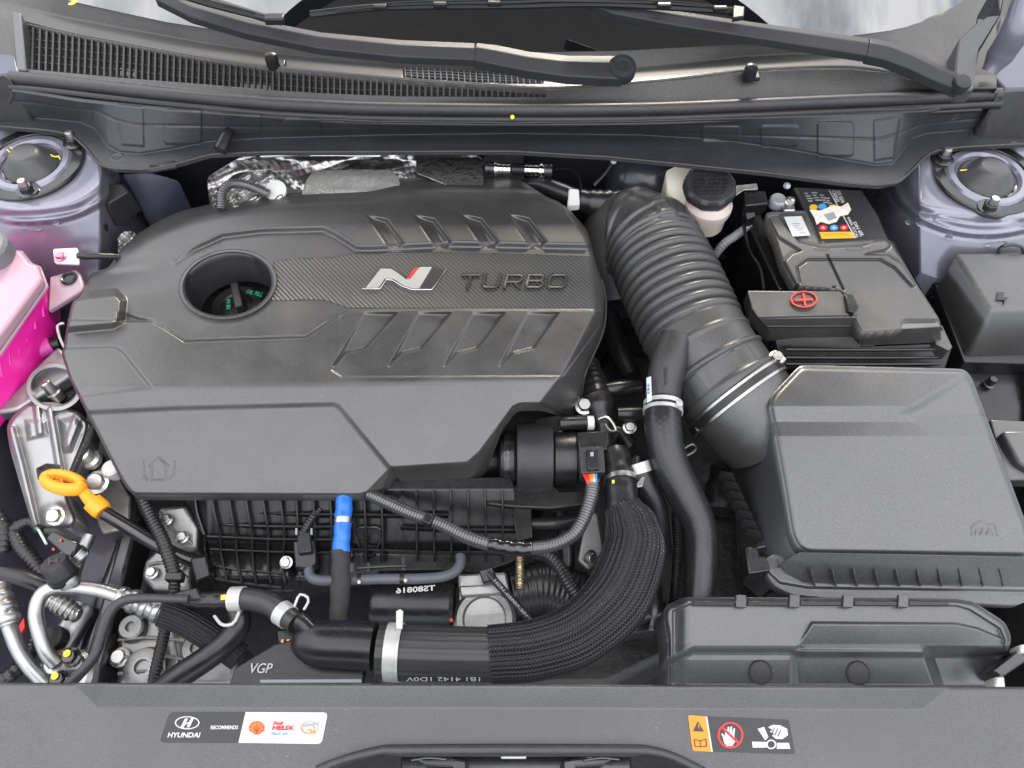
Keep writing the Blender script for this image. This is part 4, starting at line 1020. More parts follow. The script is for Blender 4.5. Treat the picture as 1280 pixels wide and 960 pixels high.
tag(tube('wire_clip', [(851,563,-0.05,1.6),(866,555,-0.05,1.6),(869,563,-0.05,1.6),(856,571,-0.05,1.6)], DARKSTEEL, None, seg=6), 'bent steel wire clip beside the reinforced hose', 'clip')
sh2 = thing('coolant_hose', W(815, 620, -0.12), 'short black hose with a white clamp tucked beside the braided sleeve', 'hose')
SH = Path([(797,578,-0.05,13),(806,605,-0.06,14),(820,635,-0.08,14),(826,690,-0.12,14)])
tube('hose_body', SH, RUBBER, sh2, seg=20); band('clamp_band', SH, 0.06, 0.012, CLAMPW, sh2, add=0.001)
loom('wiring_loom', [(846,640,-0.13,7),(848,690,-0.14,7),(843,760,-0.15,7)], 'thin ribbed wiring loom hanging behind the reinforced hose', 'wiring')
# ================================================================== control unit box at the front right
CB_O = smooth_poly([(829,772),(831,757),(856,746),(1194,748),(1217,752),(1257,778),(1265,798),(1258,820),(1240,862),(836,862),(834,800)], 2)
RIDGE = [(1015,779),(1195,780),(1222,786),(1262,803),(1252,808),(1226,808),(1206,814),(995,812)]
def cb_z(X, Y):
    z = -0.040-0.006*np.clip((Y-755)/50, 0, 1)
    z = z-0.0045*ss(sdf([(841,764),(864,755),(1195,757),(1212,762),(1250,786),(1256,800),(1250,870),(841,870)], X, Y), -1.5, 1.5)
    low = 806-0.0*X+np.where(X < 867, (867-X)*0.45, 0)
    z = z-0.010*ss(Y, low, low+14)*ss(X, 1010, 985)
    z = z+(0.0075-0.0105*np.clip((Y-779)/35, 0, 1))*ss(sdf(RIDGE, X, Y), -2, 1.5)
    z = z-0.014*ss(Y, 812, 824)*ss(X, 985, 1002)
    z = z-0.010*np.clip((Y-824)/36, 0, 1)
    r = side((1150,812), (1166,856), X, Y); z = z-0.030*ss(-r, 0, 14)*ss(Y, 806, 822)
    z = z-0.006*(1-ss(sdf(CB_O, X, Y), 0, 9))**2
    z = z-0.012*ss(X, 862, 838)
    return z
CX = thing('control_unit_box', W(1040, 800, -0.12), 'wide black plastic box with two round plugs behind the front panel', 'box')
relief('box_lid', CB_O, cb_z, GRAIN2, CX, step=1.1, skirt=0.05)
for (x0, x1) in ((866,918),(934,985),(1000,1052),(1068,1122),(1136,1186)):
    prism('hinge_strip', [(x0,751),(x1,751.5),(x1,757),(x0,756.5)], -0.0385, 0.004, BLACKP, CX, bevel=0.0008)
for x in (920,987,1054,1123):
    prism('hinge_clip', [(x,743),(x+13,743.5),(x+13,759),(x,758.5)], -0.037, 0.005, GRAIN, CX, bevel=0.0008)
for x, y in ((950,839),(1072,840)):
    zz = float(cb_z(np.array([float(x)]), np.array([float(y)]))[0])
    lathe('plug', W(x, y, zz)-Vector((0,0,0.003)), [(0.0118,0),(0.0118,0.0042),(0.0105,0.0055),(0.0098,0.0048),(0.001,0.0052)], MATTE, CX, axis=(0,-0.25,1), seg=28)
pr = thing('wiring_connector', W(1255, 815, -0.1), 'glossy black connector with a pale end at the corner of the control unit box', 'connector')
q = [(1240,838,-0.07),(1272,812,-0.06),(1290,822,-0.06),(1252,848,-0.07)]
loft('connector_shell', [q, down(q, 0.03)], GLOSSB, pr, bevel=0.002)
loft('connector_end', [[(1244,846,-0.06),(1256,845,-0.06),(1258,862,-0.06),(1243,862,-0.06)], down([(1244,846,-0.06),(1256,845,-0.06),(1258,862,-0.06),(1243,862,-0.06)], 0.02)], CLAMPW, pr, bevel=0.002)
loft('connector_end', [[(1274,806,-0.055),(1292,803,-0.055),(1292,816,-0.055),(1276,816,-0.055)], down([(1274,806,-0.055),(1292,803,-0.055),(1292,816,-0.055),(1276,816,-0.055)], 0.02)], CLAMPW, pr, bevel=0.002)
# ================================================================== battery
BT = thing('battery', W(1050, 270, -0.18), 'black battery with a torn warning label in front of the strut tower', 'battery')
batp = [(991,233,-0.004),(1078,237,-0.004),(1098,268,-0.004),(1112,300,-0.004),(1028,306,-0.004),(1007,263,-0.004)]
loft('battery_case', [batp, grow(batp, 1.0, 0.17)], MATTE, BT, bevel=0.003)
bl_ = prism('label_sheet', [(999,236),(1034,236),(1083,297),(1026,300)], -0.0036, 0.0004, PRK, BT, bevel=0)
for k, (x0, y0, w, h) in enumerate(((1005,241,8,12),(1014,240,8,14),(1024,243,7,11),(1031,247,6,8))):
    for j in range(4):
        y = y0+j*3.1; o = j*1.6; decal('label_line', [(x0+o,y),(x0+o+w*(0.6+0.4*((j*7+k*3) % 5)/4),y),(x0+o+w*(0.6+0.4*((j*7+k*3) % 5)/4)+0.6,y+1.5),(x0+o+0.6,y+1.5)], -0.0032, PRG, bl_)
for (x, y, mt) in ((1017,259,PRY),(1028,258,PRB),(1042,259,PRY),(1029,284.5,REDP),(1042.5,284.5,PRB),(1055,284.5,REDP)):
    decal('label_symbol', circ(x, y, 5.2, 3.6, 20), -0.0031, mt, bl_)
for x, y in ((1029,284.5),(1042.5,284.5),(1055,284.5)):
    decal('label_symbol', circ(x, y, 2.2, 1.3, 10), -0.0029, PRW, bl_)
decal('label_strip', [(1024,290),(1066,289.5),(1070,297.5),(1027,298.5)], -0.0031, PRY, bl_)
letters('ACHTUNG', [(1030,291.5),(1058,291.2),(1060,293.6),(1031,293.9)], -0.0028, PRO, bl_, depth=0.0002, split=False, name='label_print')
decal('label_strip', [(1035.5,237),(1036.7,237),(1070,297.3),(1068.6,297.5)], -0.0030, PRW, bl_)
for txt, qd in (('CMF60L', [(1045,254),(1039,238),(1044,238),(1051,253)]), ('12V 60Ah', [(1052,254),(1045,239),(1050,238),(1057,253)]), ('640A (CCA)', [(1069,297),(1058,272),(1062,271),(1074,296)]), ('DIN 60L', [(1076,296),(1066,278),(1070,277),(1081,295)])):
    letters(txt, [qd[1], qd[0], qd[3], qd[2]] if False else [qd[2], qd[3], qd[0], qd[1]], -0.0030, PRW, bl_, depth=0.0002, split=False, name='label_print', bold=0.02)
random.seed(3)
torn = [(1012,262),(1026,263),(1040,257),(1052,258),(1060,253),(1064,262),(1060,268),(1050,270),(1046,277),(1036,280),(1026,277),(1021,281),(1018,272)]
prism('torn_paper', torn, -0.0026, 0.0005, DIRTYW, BT, bevel=0)
prism('torn_paper', [(1030,268),(1042,265),(1046,272),(1036,276)], -0.0020, 0.0005, PRG, BT, bevel=0)
LO = smooth_poly([(956,270),(960,265),(1007,263),(1010,268),(1028,304),(1100,299),(1112,298),(1120,312),(1148,358),(1175,400),(1176,410),(1078,416),(1072,408),(1055,366),(1042,362),(994,358),(978,328),(970,300)], 1)
XA = [(960,272),(972,270),(1000,302),(1030,309),(1076,307),(1098,300),(1100,277),(1108,280),(1118,302),(1108,312),(1082,318),(1110,318),(1132,332),(1148,356),(1140,358),(1118,334),(1100,324),(1010,324),(996,334),(1000,356),(992,357),(978,328),(990,316),(1000,313),(972,296)]
def bl_z(X, Y):
    z = 0.002-0.004*np.clip((Y-320)/90, 0, 1)
    z = z+0.0028*ss(sdf(XA, X, Y), -1, 1.5)*ss(sdf(LO, X, Y), 0.5, 5)-0.0022*np.exp(-(sdf(XA, X, Y)/1.3)**2)*ss(sdf(LO, X, Y), 1, 5)
    z = z-0.004*np.exp(-(dline([(1009,265),(1026,304)], X, Y)/1.2)**2)-0.0035*np.exp(-(dline([(1034,319),(1054,362)], X, Y)/1.1)**2)
    for c in ((996,358.5),(1042,359)): z = z-0.004*np.exp(-(((X-c[0])**2+((Y-c[1])/0.7)**2)/5))
    for P in ([(1018,308),(1036,308),(1036,312),(1018,312)],[(1056,308),(1076,308),(1080,312),(1058,312)]): z = z+0.0014*ss(sdf(P, X, Y), -0.5, 1)
    z = z-0.005*ss(Y, 396, 404)*ss(X, 1120, 1134)
    return z-0.002*(1-ss(sdf(LO, X, Y), 0, 2.5))
BC = thing('battery_cover', W(1060, 350, -0.1), 'black battery lid with raised crossing straps and a barcode sticker', 'battery cover')
relief('lid', LO, bl_z, GRAIN, BC, step=0.8, skirt=0.016)
stk = prism('barcode_sticker', [(980,271),(1002,270),(1013,294),(991,295.5)], 0.0050, 0.0006, PRW, BC, bevel=0)
for k in range(5):
    x, y = 990+k*2.1, 279+k*2.8; decal('sticker_line', [(x,y),(x+9-(k % 2)*3,y-0.3),(x+9.6-(k % 2)*3,y+0.9),(x+0.6,y+1.2)], 0.0053, PRG, stk)
fw_ = [(1078,414,-0.004),(1176,408,-0.004),(1177,428,-0.030),(1078,432,-0.030)]
mk('lid_front', [W(*p) for p in fw_]+[W(p[0], p[1], p[2])+Vector((0,0.01,-0.002)) for p in fw_], [(3,2,1,0),(0,1,5,4),(1,2,6,5),(3,0,4,7)], GRAIN, BC, bevel=0.001)
TC = thing('terminal_cover', W(1000, 390, -0.06), 'black hinged terminal cover marked with a red plus in a ring', 'terminal cover')
tp = [(934,363,0.006),(1050,364,0.006),(1071,389,0.006),(1071,393,0.004),(947,396,0.004),(940,385,0.006)]
loft('cover_top', [tp, [(934,364,-0.002),(1050,366,-0.002),(1072,394,-0.002),(1072,414,-0.022),(962,415,-0.022),(938,388,-0.004)], down([(934,364,-0.002),(1050,366,-0.002),(1072,394,-0.002),(1072,414,-0.022),(962,415,-0.022),(938,388,-0.004)], 0.02)], GRAIN, TC, bevel=0.0015, seg=2)
rp = []
n = 40
c_ = (1005.0, 374.0); V = []; F = []
for k in range(n):
    a = 2*math.pi*k/n
    for rr, zz in ((17.2, 0.0058), (16.9, 0.0080), (14.9, 0.0080), (14.6, 0.0058)):
        V.append(W(c_[0]+rr*math.cos(a), c_[1]+rr*0.61*math.sin(a), zz))
for k in range(n):
    for q in range(3): F.append((k*4+q+1, k*4+q, ((k+1) % n)*4+q, ((k+1) % n)*4+q+1))
mk('plus_ring', V, F, RED, TC, sharp=40)
prism('plus_bar', [(993.5,373.6),(1016,372.4),(1016.6,375),(994,376.0)], 0.0079, 0.002, RED, TC, bevel=0.0004)
prism('plus_bar', [(1002.8,366.2),(1005.8,366),(1008.2,381.8),(1005.2,382)], 0.0081, 0.002, RED, TC, bevel=0.0004)
tube('cover_step', [(950,398,0.000,1.3),(1000,397.5,0.000,1.3),(1070,396.5,0.000,1.3)], GRAIN, TC, seg=8)
tube('cover_step', [(958,408,-0.013,1.6),(1000,408,-0.013,1.6),(1071,407.5,-0.013,1.6)], BLACKP, TC, seg=8)
prism('latch', [(1056,367),(1066,368),(1074,384),(1068,391),(1060,388)], 0.010, 0.014, BLACKP, TC, bevel=0.001)
prism('latch_tongue', [(1054,366),(1058,366),(1063,384),(1058,386)], 0.007, 0.008, GLOSSB, TC, bevel=0.0006)
TRY = thing('battery_tray', W(1070, 440, -0.16), 'black ribbed battery tray below the battery lid', 'battery tray')
ty = [(966,416,-0.034),(1072,418,-0.034),(1078,432,-0.034),(1178,428,-0.034),(1191,436,-0.036),(1182,462,-0.060),(980,462,-0.060),(972,440,-0.05)]
loft('tray_body', [ty, grow(ty, 0.98, 0.10)], BLACKP, TRY, bevel=0.002)
for y, z in ((437,-0.036),(447,-0.046),(455,-0.054)):
    tube('tray_ridge', [(982,y,z-0.0015,2.2),(1080,y+0.5,z-0.0015,2.2),(1174,y,z,2.2)], BLACKP, TRY, seg=8)
prism('tray_corner', [(1166,408),(1178,406),(1191,434),(1186,438),(1170,430)], -0.026, 0.02, GRAIN, TRY, bevel=0.001)
lw = [(930,268,-0.03),(950,264,-0.03),(992,360,-0.03),(974,362,-0.03)]
loft('tray_side', [lw, down(lw, 0.12)], BLACKP, TRY, bevel=0.002)
tube('tray_edge', [(928,270,-0.028,2),(936,310,-0.030,2),(950,335,-0.032,2),(955,362,-0.034,2)], BLACKP, TRY, seg=8)
rs = [(1108,302,-0.005),(1118,300,-0.008),(1152,362,-0.012),(1188,428,-0.03),(1178,430,-0.03)]
loft('tray_side', [rs, down(rs, 0.12)], BLACKP, TRY, bevel=0.002)
# terminal, current sensor and its lead
NT = thing('battery_terminal', W(975, 258, -0.02), 'silver battery terminal clamp with bolt beside the barcode sticker', 'terminal')
lathe('post_cap', W(970, 256, -0.006), [(0.0105,0),(0.0105,0.009),(0.0088,0.012),(0.002,0.0125)], plain('lead_grey', (0.42, 0.43, 0.45), 0.4, metal=0.6, var=0.15), NT, seg=24)
q = [(978,246,0.004),(992,247,0.004),(995,263,0.004),(980,263,0.004)]
loft('clamp_block', [q, down(q, 0.014)], STEEL, NT, bevel=0.002)
bolt('clamp_bolt', W(987, 252, 0.004), 0.0052, STEEL, NT, axis=(0.2,-0.4,0.9), stud=0.004)
SN_ = thing('current_sensor', W(940, 255, -0.03), 'small black sensor housing with a connector beside the brake fluid cap', 'sensor')
q = [(930,239,0.004),(957,238,0.004),(961,254,0.004),(932,257,0.004)]
loft('sensor_body', [q, down(q, 0.022)], BLACKP, SN_, bevel=0.002)
q = [(930,257,-0.006),(944,256,-0.006),(945,272,-0.014),(934,274,-0.014)]
loft('sensor_plug', [q, down(q, 0.016)], BLACKP, SN_, bevel=0.0015)
loom('sensor_lead', [(938,280,-0.03,4.5),(922,293,-0.04,5.5),(905,305,-0.05,5.5),(893,320,-0.07,5)], 'grey taped sensor lead slanting down from the current sensor', 'wiring', mat=plain('grey_tape', (0.22, 0.22, 0.23), 0.5, var=0.2, vscale=120), pitch=0.004)
br = prism('steel_bracket', [(918,232),(946,229),(948,236),(930,237),(920,244)], 0.010, 0.003, STEEL, None, bevel=0.0006); tag(br, 'thin steel bracket strip behind the current sensor', 'bracket')
# ================================================================== brake fluid reservoir and servo
RS = thing('brake_fluid_reservoir', W(885, 270, -0.08), 'milky brake fluid reservoir with a ribbed black cap', 'fluid reservoir')
ctr = W(887, 232, 0.030)
lathe('reservoir_neck', W(884, 262, -0.012)-Vector((0,0,0.030)), [(0.018,0),(0.026,0.006),(0.0265,0.022),(0.030,0.034),(0.030,0.042),(0.024,0.05)], plain('translucent_white_plastic', (0.58, 0.50, 0.46), 0.32, sss=0.4, var=0.08, vscale=60), RS, seg=36)
q = [(832,212,0.004),(856,201,0.010),(874,206,0.010),(868,250,-0.005),(862,276,-0.02),(846,262,-0.02),(834,240,-0.01)]
loft('reservoir_tank', [q, grow(q, 1.0, 0.06)], MILKY, RS, bevel=0.004, seg=3)
cp = lathe('cap', W(888, 229, 0.026)-Vector((0,0,0.014)), [(0.0315,0.0),(0.0325,0.002),(0.0325,0.012),(0.0305,0.0155),(0.0285,0.0162),(0.0275,0.0155),(0.001,0.0158)], MATTE, RS, seg=72, axis=(0,-0.10,1), mod=lambda a, h: 1+(0.03 if math.sin(a*9) > 0.6 and h < 0.013 else 0))
capb = W(888, 229, 0.026)
for k in range(9):
    y = 211+k*4.3; w = 22*math.sqrt(max(0.05, 1-((y-228)/21)**2))
    nseg = 5+k % 3
    letters('WARNING CLEAN FILLER CAP USE ONLY BRAKE FLUID FROM SEALED'[k*5:k*5+10+k % 4], [(888-w,y-1.3),(888+w,y-1.3),(888+w,y+1.3),(888-w,y+1.3)], 0.0292+0.0012*(k-4)*-0.0, EMBL, cp, depth=0.001, split=False, name='cap_lettering')
SV = thing('brake_servo', W(800, 230, -0.1), 'dark glossy domed brake servo behind the intake hose', 'brake servo')
lathe('servo_dome', W(806, 224, -0.075), [(0.060,-0.03),(0.060,0.02),(0.054,0.042),(0.044,0.055),(0.026,0.064),(0.002,0.067)], plain('servo_dark_paint', (0.045, 0.047, 0.062), 0.25, coat=0.3), SV, axis=(-0.12,-0.75,0.65), seg=48)
lathe('servo_rim', W(812, 222, -0.078), [(0.064,-0.015),(0.066,0.0),(0.064,0.012),(0.058,0.014)], BLACKP, SV, axis=(-0.12,-0.75,0.65), seg=48)
# breather pipe with quick connector from behind the cover
BP = thing('breather_hose', W(700, 250, -0.06), 'black breather hose with a white clip entering the intake hose', 'hose')
tube('hose_body', [(650,238,-0.04,11),(672,231,-0.028,12),(700,240,-0.024,12),(722,249,-0.024,12)], RUBBER, BP, seg=22)
tube('connector_stub', [(724,250,-0.024,14),(745,254,-0.026,17),(770,255,-0.03,18),(800,262,-0.035,18)], BLACKP, BP, seg=24, mod=corr(0.012, 0.05))
q = [(711,235,-0.005),(724,236,-0.005),(725,255,-0.012),(709,257,-0.014)]
loft('white_clip', [q, down(q, 0.012)], WHITEP, BP, bevel=0.002)
tag(tube('drain_rod', [(742,232,-0.02,3.2),(755,218,-0.012,3.2),(767,200,0.0,3.2)], BLACKP, None, seg=10), 'thin black rod clipped below the plenum lip', 'rod')
tag(tube('thin_wire', [(694,212,-0.02,1),(712,212,-0.02,1),(724,222,-0.02,1),(727,240,-0.02,1)], DARKSTEEL, None, seg=6), 'thin dark wire looping from the ribbed fitting', 'wire')
# ================================================================== relay box
RB = thing('relay_box', W(1240, 400, -0.16), 'black relay box with a lightning mark beside the battery', 'relay box')
l0 = [(1194,315,0.004),(1320,314,0.004),(1320,386,-0.002),(1239,388,-0.002)]
l1 = [(1190,318,0.001),(1322,318,0.001),(1322,398,-0.010),(1234,402,-0.012)]
l1 = [(1181,338,-0.012),(1325,322,-0.012),(1325,402,-0.014),(1231,405,-0.016)]
l2 = [(1175,352,-0.035),(1328,330,-0.035),(1328,438,-0.052),(1212,440,-0.052)]
loft('box_cover', [l0, l1, l2, down(l2, 0.03)], GRAIN, RB, bevel=0.004, seg=4)
l3 = [(1168,352,-0.045),(1332,330,-0.045),(1332,455,-0.06),(1206,452,-0.06)]
loft('box_rim', [grow(l3, 1.01), grow(l3, 1.01, 0.006), grow(l3, 0.96, 0.10)], BLACKP, RB, bevel=0.002)
prism('lightning_mark', [(1247,365),(1256,365),(1253.5,371),(1261,371.5),(1255,380),(1255.5,375),(1246,374.5)], 0.0012, 0.003, PRK, RB, bevel=0)
tube('handle_loop', [(1248,318,0.002,2.2),(1250,310,0.010,2.2),(1262,306,0.012,2.2),(1276,308,0.012,2.2),(1281,318,0.002,2.2)], GLOSSB, RB, seg=8)
lower = loft('lower_fuse_box', [[(1190,440,-0.085),(1320,440,-0.085),(1320,540,-0.095),(1222,540,-0.095)], down([(1190,440,-0.085),(1320,440,-0.085),(1320,540,-0.095),(1222,540,-0.095)], 0.1)], BLACKP, None, bevel=0.003)
tag(lower, 'glossy black fuse box base below the relay box', 'fuse box')
bolt('locating_pin', W(1236, 480, -0.085), 0.005, DARKSTEEL, lower, head=2.4)
fb = thing('fuse_box', W(1270, 560, -0.1), 'corner of a black fuse box beside the sloping edge of the air filter lid', 'fuse box')
q = [(1238,524,-0.045),(1310,527,-0.045),(1310,600,-0.06),(1262,600,-0.06),(1250,562,-0.055)]
loft('box_rim', [q, down(q, 0.02)], GRAIN, fb, bevel=0.002)
q = [(1253,538,-0.036),(1310,536,-0.036),(1310,600,-0.05),(1272,580,-0.05)]
loft('box_lid', [q, down(q, 0.03)], GRAIN, fb, bevel=0.004)
loom('wiring_loom', [(1262,555,-0.05,4),(1268,575,-0.06,4),(1264,592,-0.07,4)], 'short black wire loom dropping from the fuse box corner', 'wiring')
# ================================================================== front panel over the radiator
FPO = [(-60,853),(640,855),(1340,859),(1340,1010),(905,1010),(872,962),(846,948),(812,941),(790,944),(500,944),(474,941),(440,950),(412,962),(372,1010),(-60,1010)]
FAC = [(92,800),(92,855),(122,884.5),(640,885),(1152,887),(1188,859),(1188,800)]
def fp_z(X, Y):
    s = sdf(FAC, X, Y)
    z = 0.010+0.013*np.clip(s/31, 0, 1.2)
    t = np.clip((s+1.5)/3, 0, 1)
    z = z-0.0035*(1-ss(sdf(FPO, X, Y), 0, 4))**2
    z = z+0.002*np.exp(-((X-640)/420)**2)
    return z
FP = thing('front_panel', W(640, 900, -0.02), 'wide dark grey plastic panel across the front of the bay with two stickers', 'panel')
relief('panel_skin', FPO, fp_z, plain('front_panel_plastic', (0.034, 0.034, 0.0355), 0.42, spec=0.9, var=0.12, vscale=9, bump=0.35, bscale=1300, dust=0.5, rvar=0.05), FP, step=1.5, skirt=0.012)
FPZ = lambda x, y, d=0.0006: float(fp_z(np.array([float(x)]), np.array([float(y)]))[0])+d
def fdecal(name, poly, mat, parent, d):
    return prism(name, poly, [FPZ(x, y, d) for x, y in poly], 0.0004, mat, parent, bevel=0)
def flet(text, quad, mat, parent, d=0.0012, **k):
    return letters(text, quad, 0, mat, parent, depth=0.0002, split=False, zf=lambda x, y: FPZ(x, y, d), name='sticker_print', **k)
def rquad(tl, tr, br, bl, r=5, only=(1,1,1,1)):
    P = [tl, tr, br, bl]; out = []
    for i in range(4):
        p = P[i]; a = P[i-1]; b = P[(i+1) % 4]
        if not only[i]: out.append(p); continue
        la = math.hypot(a[0]-p[0], a[1]-p[1]); lb = math.hypot(b[0]-p[0], b[1]-p[1])
        s = (p[0]+(a[0]-p[0])*r/la, p[1]+(a[1]-p[1])*r/la); e = (p[0]+(b[0]-p[0])*r/lb, p[1]+(b[1]-p[1])*r/lb)
        for t in (0, .25, .5, .75, 1): out.append(((1-t)**2*s[0]+2*t*(1-t)*p[0]+t*t*e[0], (1-t)**2*s[1]+2*t*(1-t)*p[1]+t*t*e[1]))
    return out
s1 = fdecal('oil_sticker', rquad((212,890),(307,890),(298,928.5),(199,928), 6, (1,0,0,1)), PRK, FP, 0.0006)
s2 = fdecal('sticker_white_field', rquad((307,890),(410,890.5),(402,930),(298,928.5), 6, (0,1,1,0)), PRW, s1, 0.0006)
def ringdecal(cx, cy, rx, ry, w, mat, parent, d, n=36):
    V = []; F = []
    for k in range(n):
        a = 2*math.pi*k/n
        for q in (0, w):
            x, y = cx+(rx-q)*math.cos(a), cy+(ry-q*0.8)*math.sin(a); V.append(W(x, y, FPZ(x, y, d)))
    F = [(2*k, 2*k+1, 2*((k+1) % n)+1, 2*((k+1) % n)) for k in range(n)]
    return mk('sticker_print', V, F, mat, parent, smooth=False)
ringdecal(234, 903.5, 15.5, 8.2, 1.6, PRW, s1, 0.0012)
fdecal('sticker_print', [(225.5,909.2),(229.2,910),(235,898),(231.2,898.2)], PRW, s1, 0.0012)
fdecal('sticker_print', [(233,909.2),(236.8,909),(242.6,897.6),(238.8,897.2)], PRW, s1, 0.0012)
fdecal('sticker_print', [(229.5,905.5),(239.2,900.6),(238.4,902.6),(229,907.4)], PRW, s1, 0.0013)
flet('HYUNDAI', [(211,915.5),(251,915.5),(249,922),(209,922)], PRW, s1, bold=0.03)
flet('RECOMMENDS', [(264,906.8),(298,906.8),(297,911.6),(263,911.6)], PRW, s1, bold=0.03)
# scallop shell
sh = []
for k in range(25):
    a = math.pi*(k/24)*1.24-0.12*math.pi; r = 10.0+0.5*math.cos(k*math.pi/2.0)
    sh.append((321-r*0.98*math.cos(a), 910-r*0.86*math.sin(a)))
sh += [(325,916.5),(325,918),(317,918),(317,916.5)]
fdecal('sticker_print', sh, REDP, s2, 0.0010)
fdecal('sticker_print', [(321+(x-321)*0.84, 909.6+(y-910)*0.84) for x, y in sh], PRO, s2, 0.0013)
for k in range(7):
    a = math.pi*(0.08+0.84*k/6); fdecal('sticker_print', [(320.6,916),(321.4,916),(321.3-8.4*math.cos(a),910-7.2*math.sin(a)),(320.4-8.4*math.cos(a),910-7.2*math.sin(a))], REDP, s2, 0.0016)
flet('Shell', [(342,901.8),(354,901.8),(353,906),(341,906)], REDP, s2, bold=0.03)
flet('HELIX', [(341,907),(368,907),(367,912.6),(340,912.6)], REDP, s2, bold=0.05)
flet('Motor oils', [(339,915),(360,915),(359,919),(338,919)], PRB, s2, bold=0.0, shear=0.3)
ringdecal(387, 909, 11, 8, 1.2, PRG, s2, 0.0010); ringdecal(385, 911, 9, 6.5, 1.4, PRO, s2, 0.0012)
fdecal('sticker_print', [(380,906),(399,903),(398,905),(381,909)], PRG, s2, 0.0014); fdecal('sticker_print', [(386,911),(396,917),(393,917.6),(384,912)], PRO, s2, 0.0014)
w1_ = fdecal('warning_sticker', rquad((883,895.5),(986,899.5),(994,942.5),(890,939.5), 3, (0,1,1,0)), PRK, FP, 0.0006)
w2_ = fdecal('sticker_orange_field', rquad((860,894),(883,895.5),(890,939.5),(866,938.5), 3, (1,0,0,1)), PRO, w1_, 0.0006)
fdecal('sticker_print', [(882,895.6),(884,895.7),(891,939.7),(889,939.6)], PRW, w1_, 0.0009)
fdecal('sticker_print', [(872.5,901.5),(880,914.5),(866.5,914)], PRK, w2_, 0.0012)
fdecal('sticker_print', [(872.6,905.5),(874,905.5),(873.9,910.5),(873.2,910.5)], PRO, w2_, 0.0016)
for P in ([(867.5,924),(868.7,924),(869.7,933.5),(868.5,933.5)],[(868.5,932.4),(875.6,933),(875.8,934),(868.6,933.4)],[(874.6,925),(875.6,925),(876.4,934),(875.4,934)],[(875.6,933),(883,932.2),(883.2,933.2),(875.8,934)],[(882,923.5),(883.2,923.5),(884,933.4),(882.8,933.4)],[(869,923.8),(874.6,925.6),(874.8,926.6),(869.2,924.8)],[(875.6,925.6),(882,923.4),(882.2,924.4),(875.8,926.6)]):
    fdecal('sticker_print', P, PRK, w2_, 0.0012)
ringdecal(913, 919, 16.2, 16.5, 2.6, REDP, w1_, 0.0013)
hand = [(905,928),(903.5,921),(901.5,917.5),(903,916.5),(906,920.5),(906.5,911.5),(908.3,911.5),(909,917),(909.6,908.5),(911.6,908.5),(912,916.8),(913.2,908),(915.2,908.3),(915,917),(917,910),(918.8,910.6),(918,920),(919,927),(915.5,932.5),(908.5,932.5)]
fdecal('sticker_print', hand, PRW, w1_, 0.0011)
fdecal('sticker_print', [(901,909.5),(903,907.5),(925,928.5),(923,930.5)], REDP, w1_, 0.0016)
# fan with a caught hand
for P in ([(947,911),(955,908.5),(960.5,921.5),(956.5,925.5)],[(940,927),(958,927.5),(958,934.5),(941,934.5)],[(971,928.5),(986,928.5),(988,936),(971,936)]):
    fdecal('sticker_print', P, PRW, w1_, 0.0011)
ringdecal(964, 930.5, 6.4, 6.0, 2.0, PRW, w1_, 0.0012)
fdecal('sticker_print', [(960,909),(966,906),(975,906.5),(984,911),(985,919),(978,924),(970,923.5),(965,919.5),(968,917),(962,914.5),(966,912.5)], PRW, w1_, 0.0012)
for k in range(3): fdecal('sticker_print', [(964+k*4,918+k*1.2),(968+k*4,909.5+k),(968.8+k*4,909.8+k),(965+k*4,918.4+k*1.2)], PRK, w1_, 0.0015)
# release cable and latch
tag(tube('bonnet_seal', [(396,962,0.016,5.0),(430,949,0.017,5.0),(474,938,0.018,5.4),(500,937,0.018,6.0),(640,936.5,0.018,6.4),(788,937,0.018,6.0),(812,938,0.018,5.4),(840,945,0.017,5.0),(880,964,0.016,5.0)], MATTERUB, None, seg=12), 'thin black rubber cable sleeve arching over the bonnet latch opening', 'rubber sleeve')
for x, y in ((483,939),(801,939)): pass
lt = thing('bonnet_latch', W(640, 955, -0.03), 'glossy black bonnet latch plates below the front panel edge', 'latch')
for P in ([(515,946),(552,945),(584,950),(584,1000),(566,1000),(566,958),(530,956)],[(770,946),(732,945),(703,950),(703,1000),(720,1000),(720,958),(756,956)]):
    prism('latch_plate', P, -0.008, 0.012, GLOSSB, lt, bevel=0.002)
prism('latch_tongue', [(626,944),(658,944),(658,948),(626,948)], -0.004, 0.006, CLAMPW, lt, bevel=0.001)
prism('latch_back', [(500,940),(790,940),(790,1010),(500,1010)], -0.030, 0.01, GLOSSB, lt, bevel=0.002)
for x in (536,752): tube('latch_lip', [(x-22,950,-0.004,1.4),(x,947,-0.003,1.4),(x+22,949,-0.004,1.4)], DARKSTEEL, lt, seg=6)
# ================================================================== VGP duct and braided charge hose
VG = thing('duct_housing', W(390, 820, -0.1), 'black duct housing with moulded VGP letters behind the front panel', 'duct')
vp = [(286,856,-0.060),(293,835,-0.060),(343,805,-0.060),(392,792,-0.060),(452,800,-0.060),(456,838,-0.060),(452,860,-0.060)]
loft('housing_plate', [vp, down(vp, 0.012)], BLACKP, VG, bevel=0.002, seg=3)
DP = Path([(372,812,-0.060,8),(378,808,-0.056,20),(388,805,-0.052,26),(405,805,-0.050,29),(440,806,-0.049,29.5),(468,808,-0.049,29.5)])
tube('duct_elbow', DP, BLACKP, VG, seg=36)
tube('duct_spigot', [(395,795,-0.040,11),(382,781,-0.042,11),(374,776,-0.043,11)], BLACKP, VG, seg=20)
letters('VGP', [(314,829),(341.5,829),(339,841.5),(311,841.5)], -0.0580, PRW, VG, depth=0.002, bold=0.0, shear=0.12)
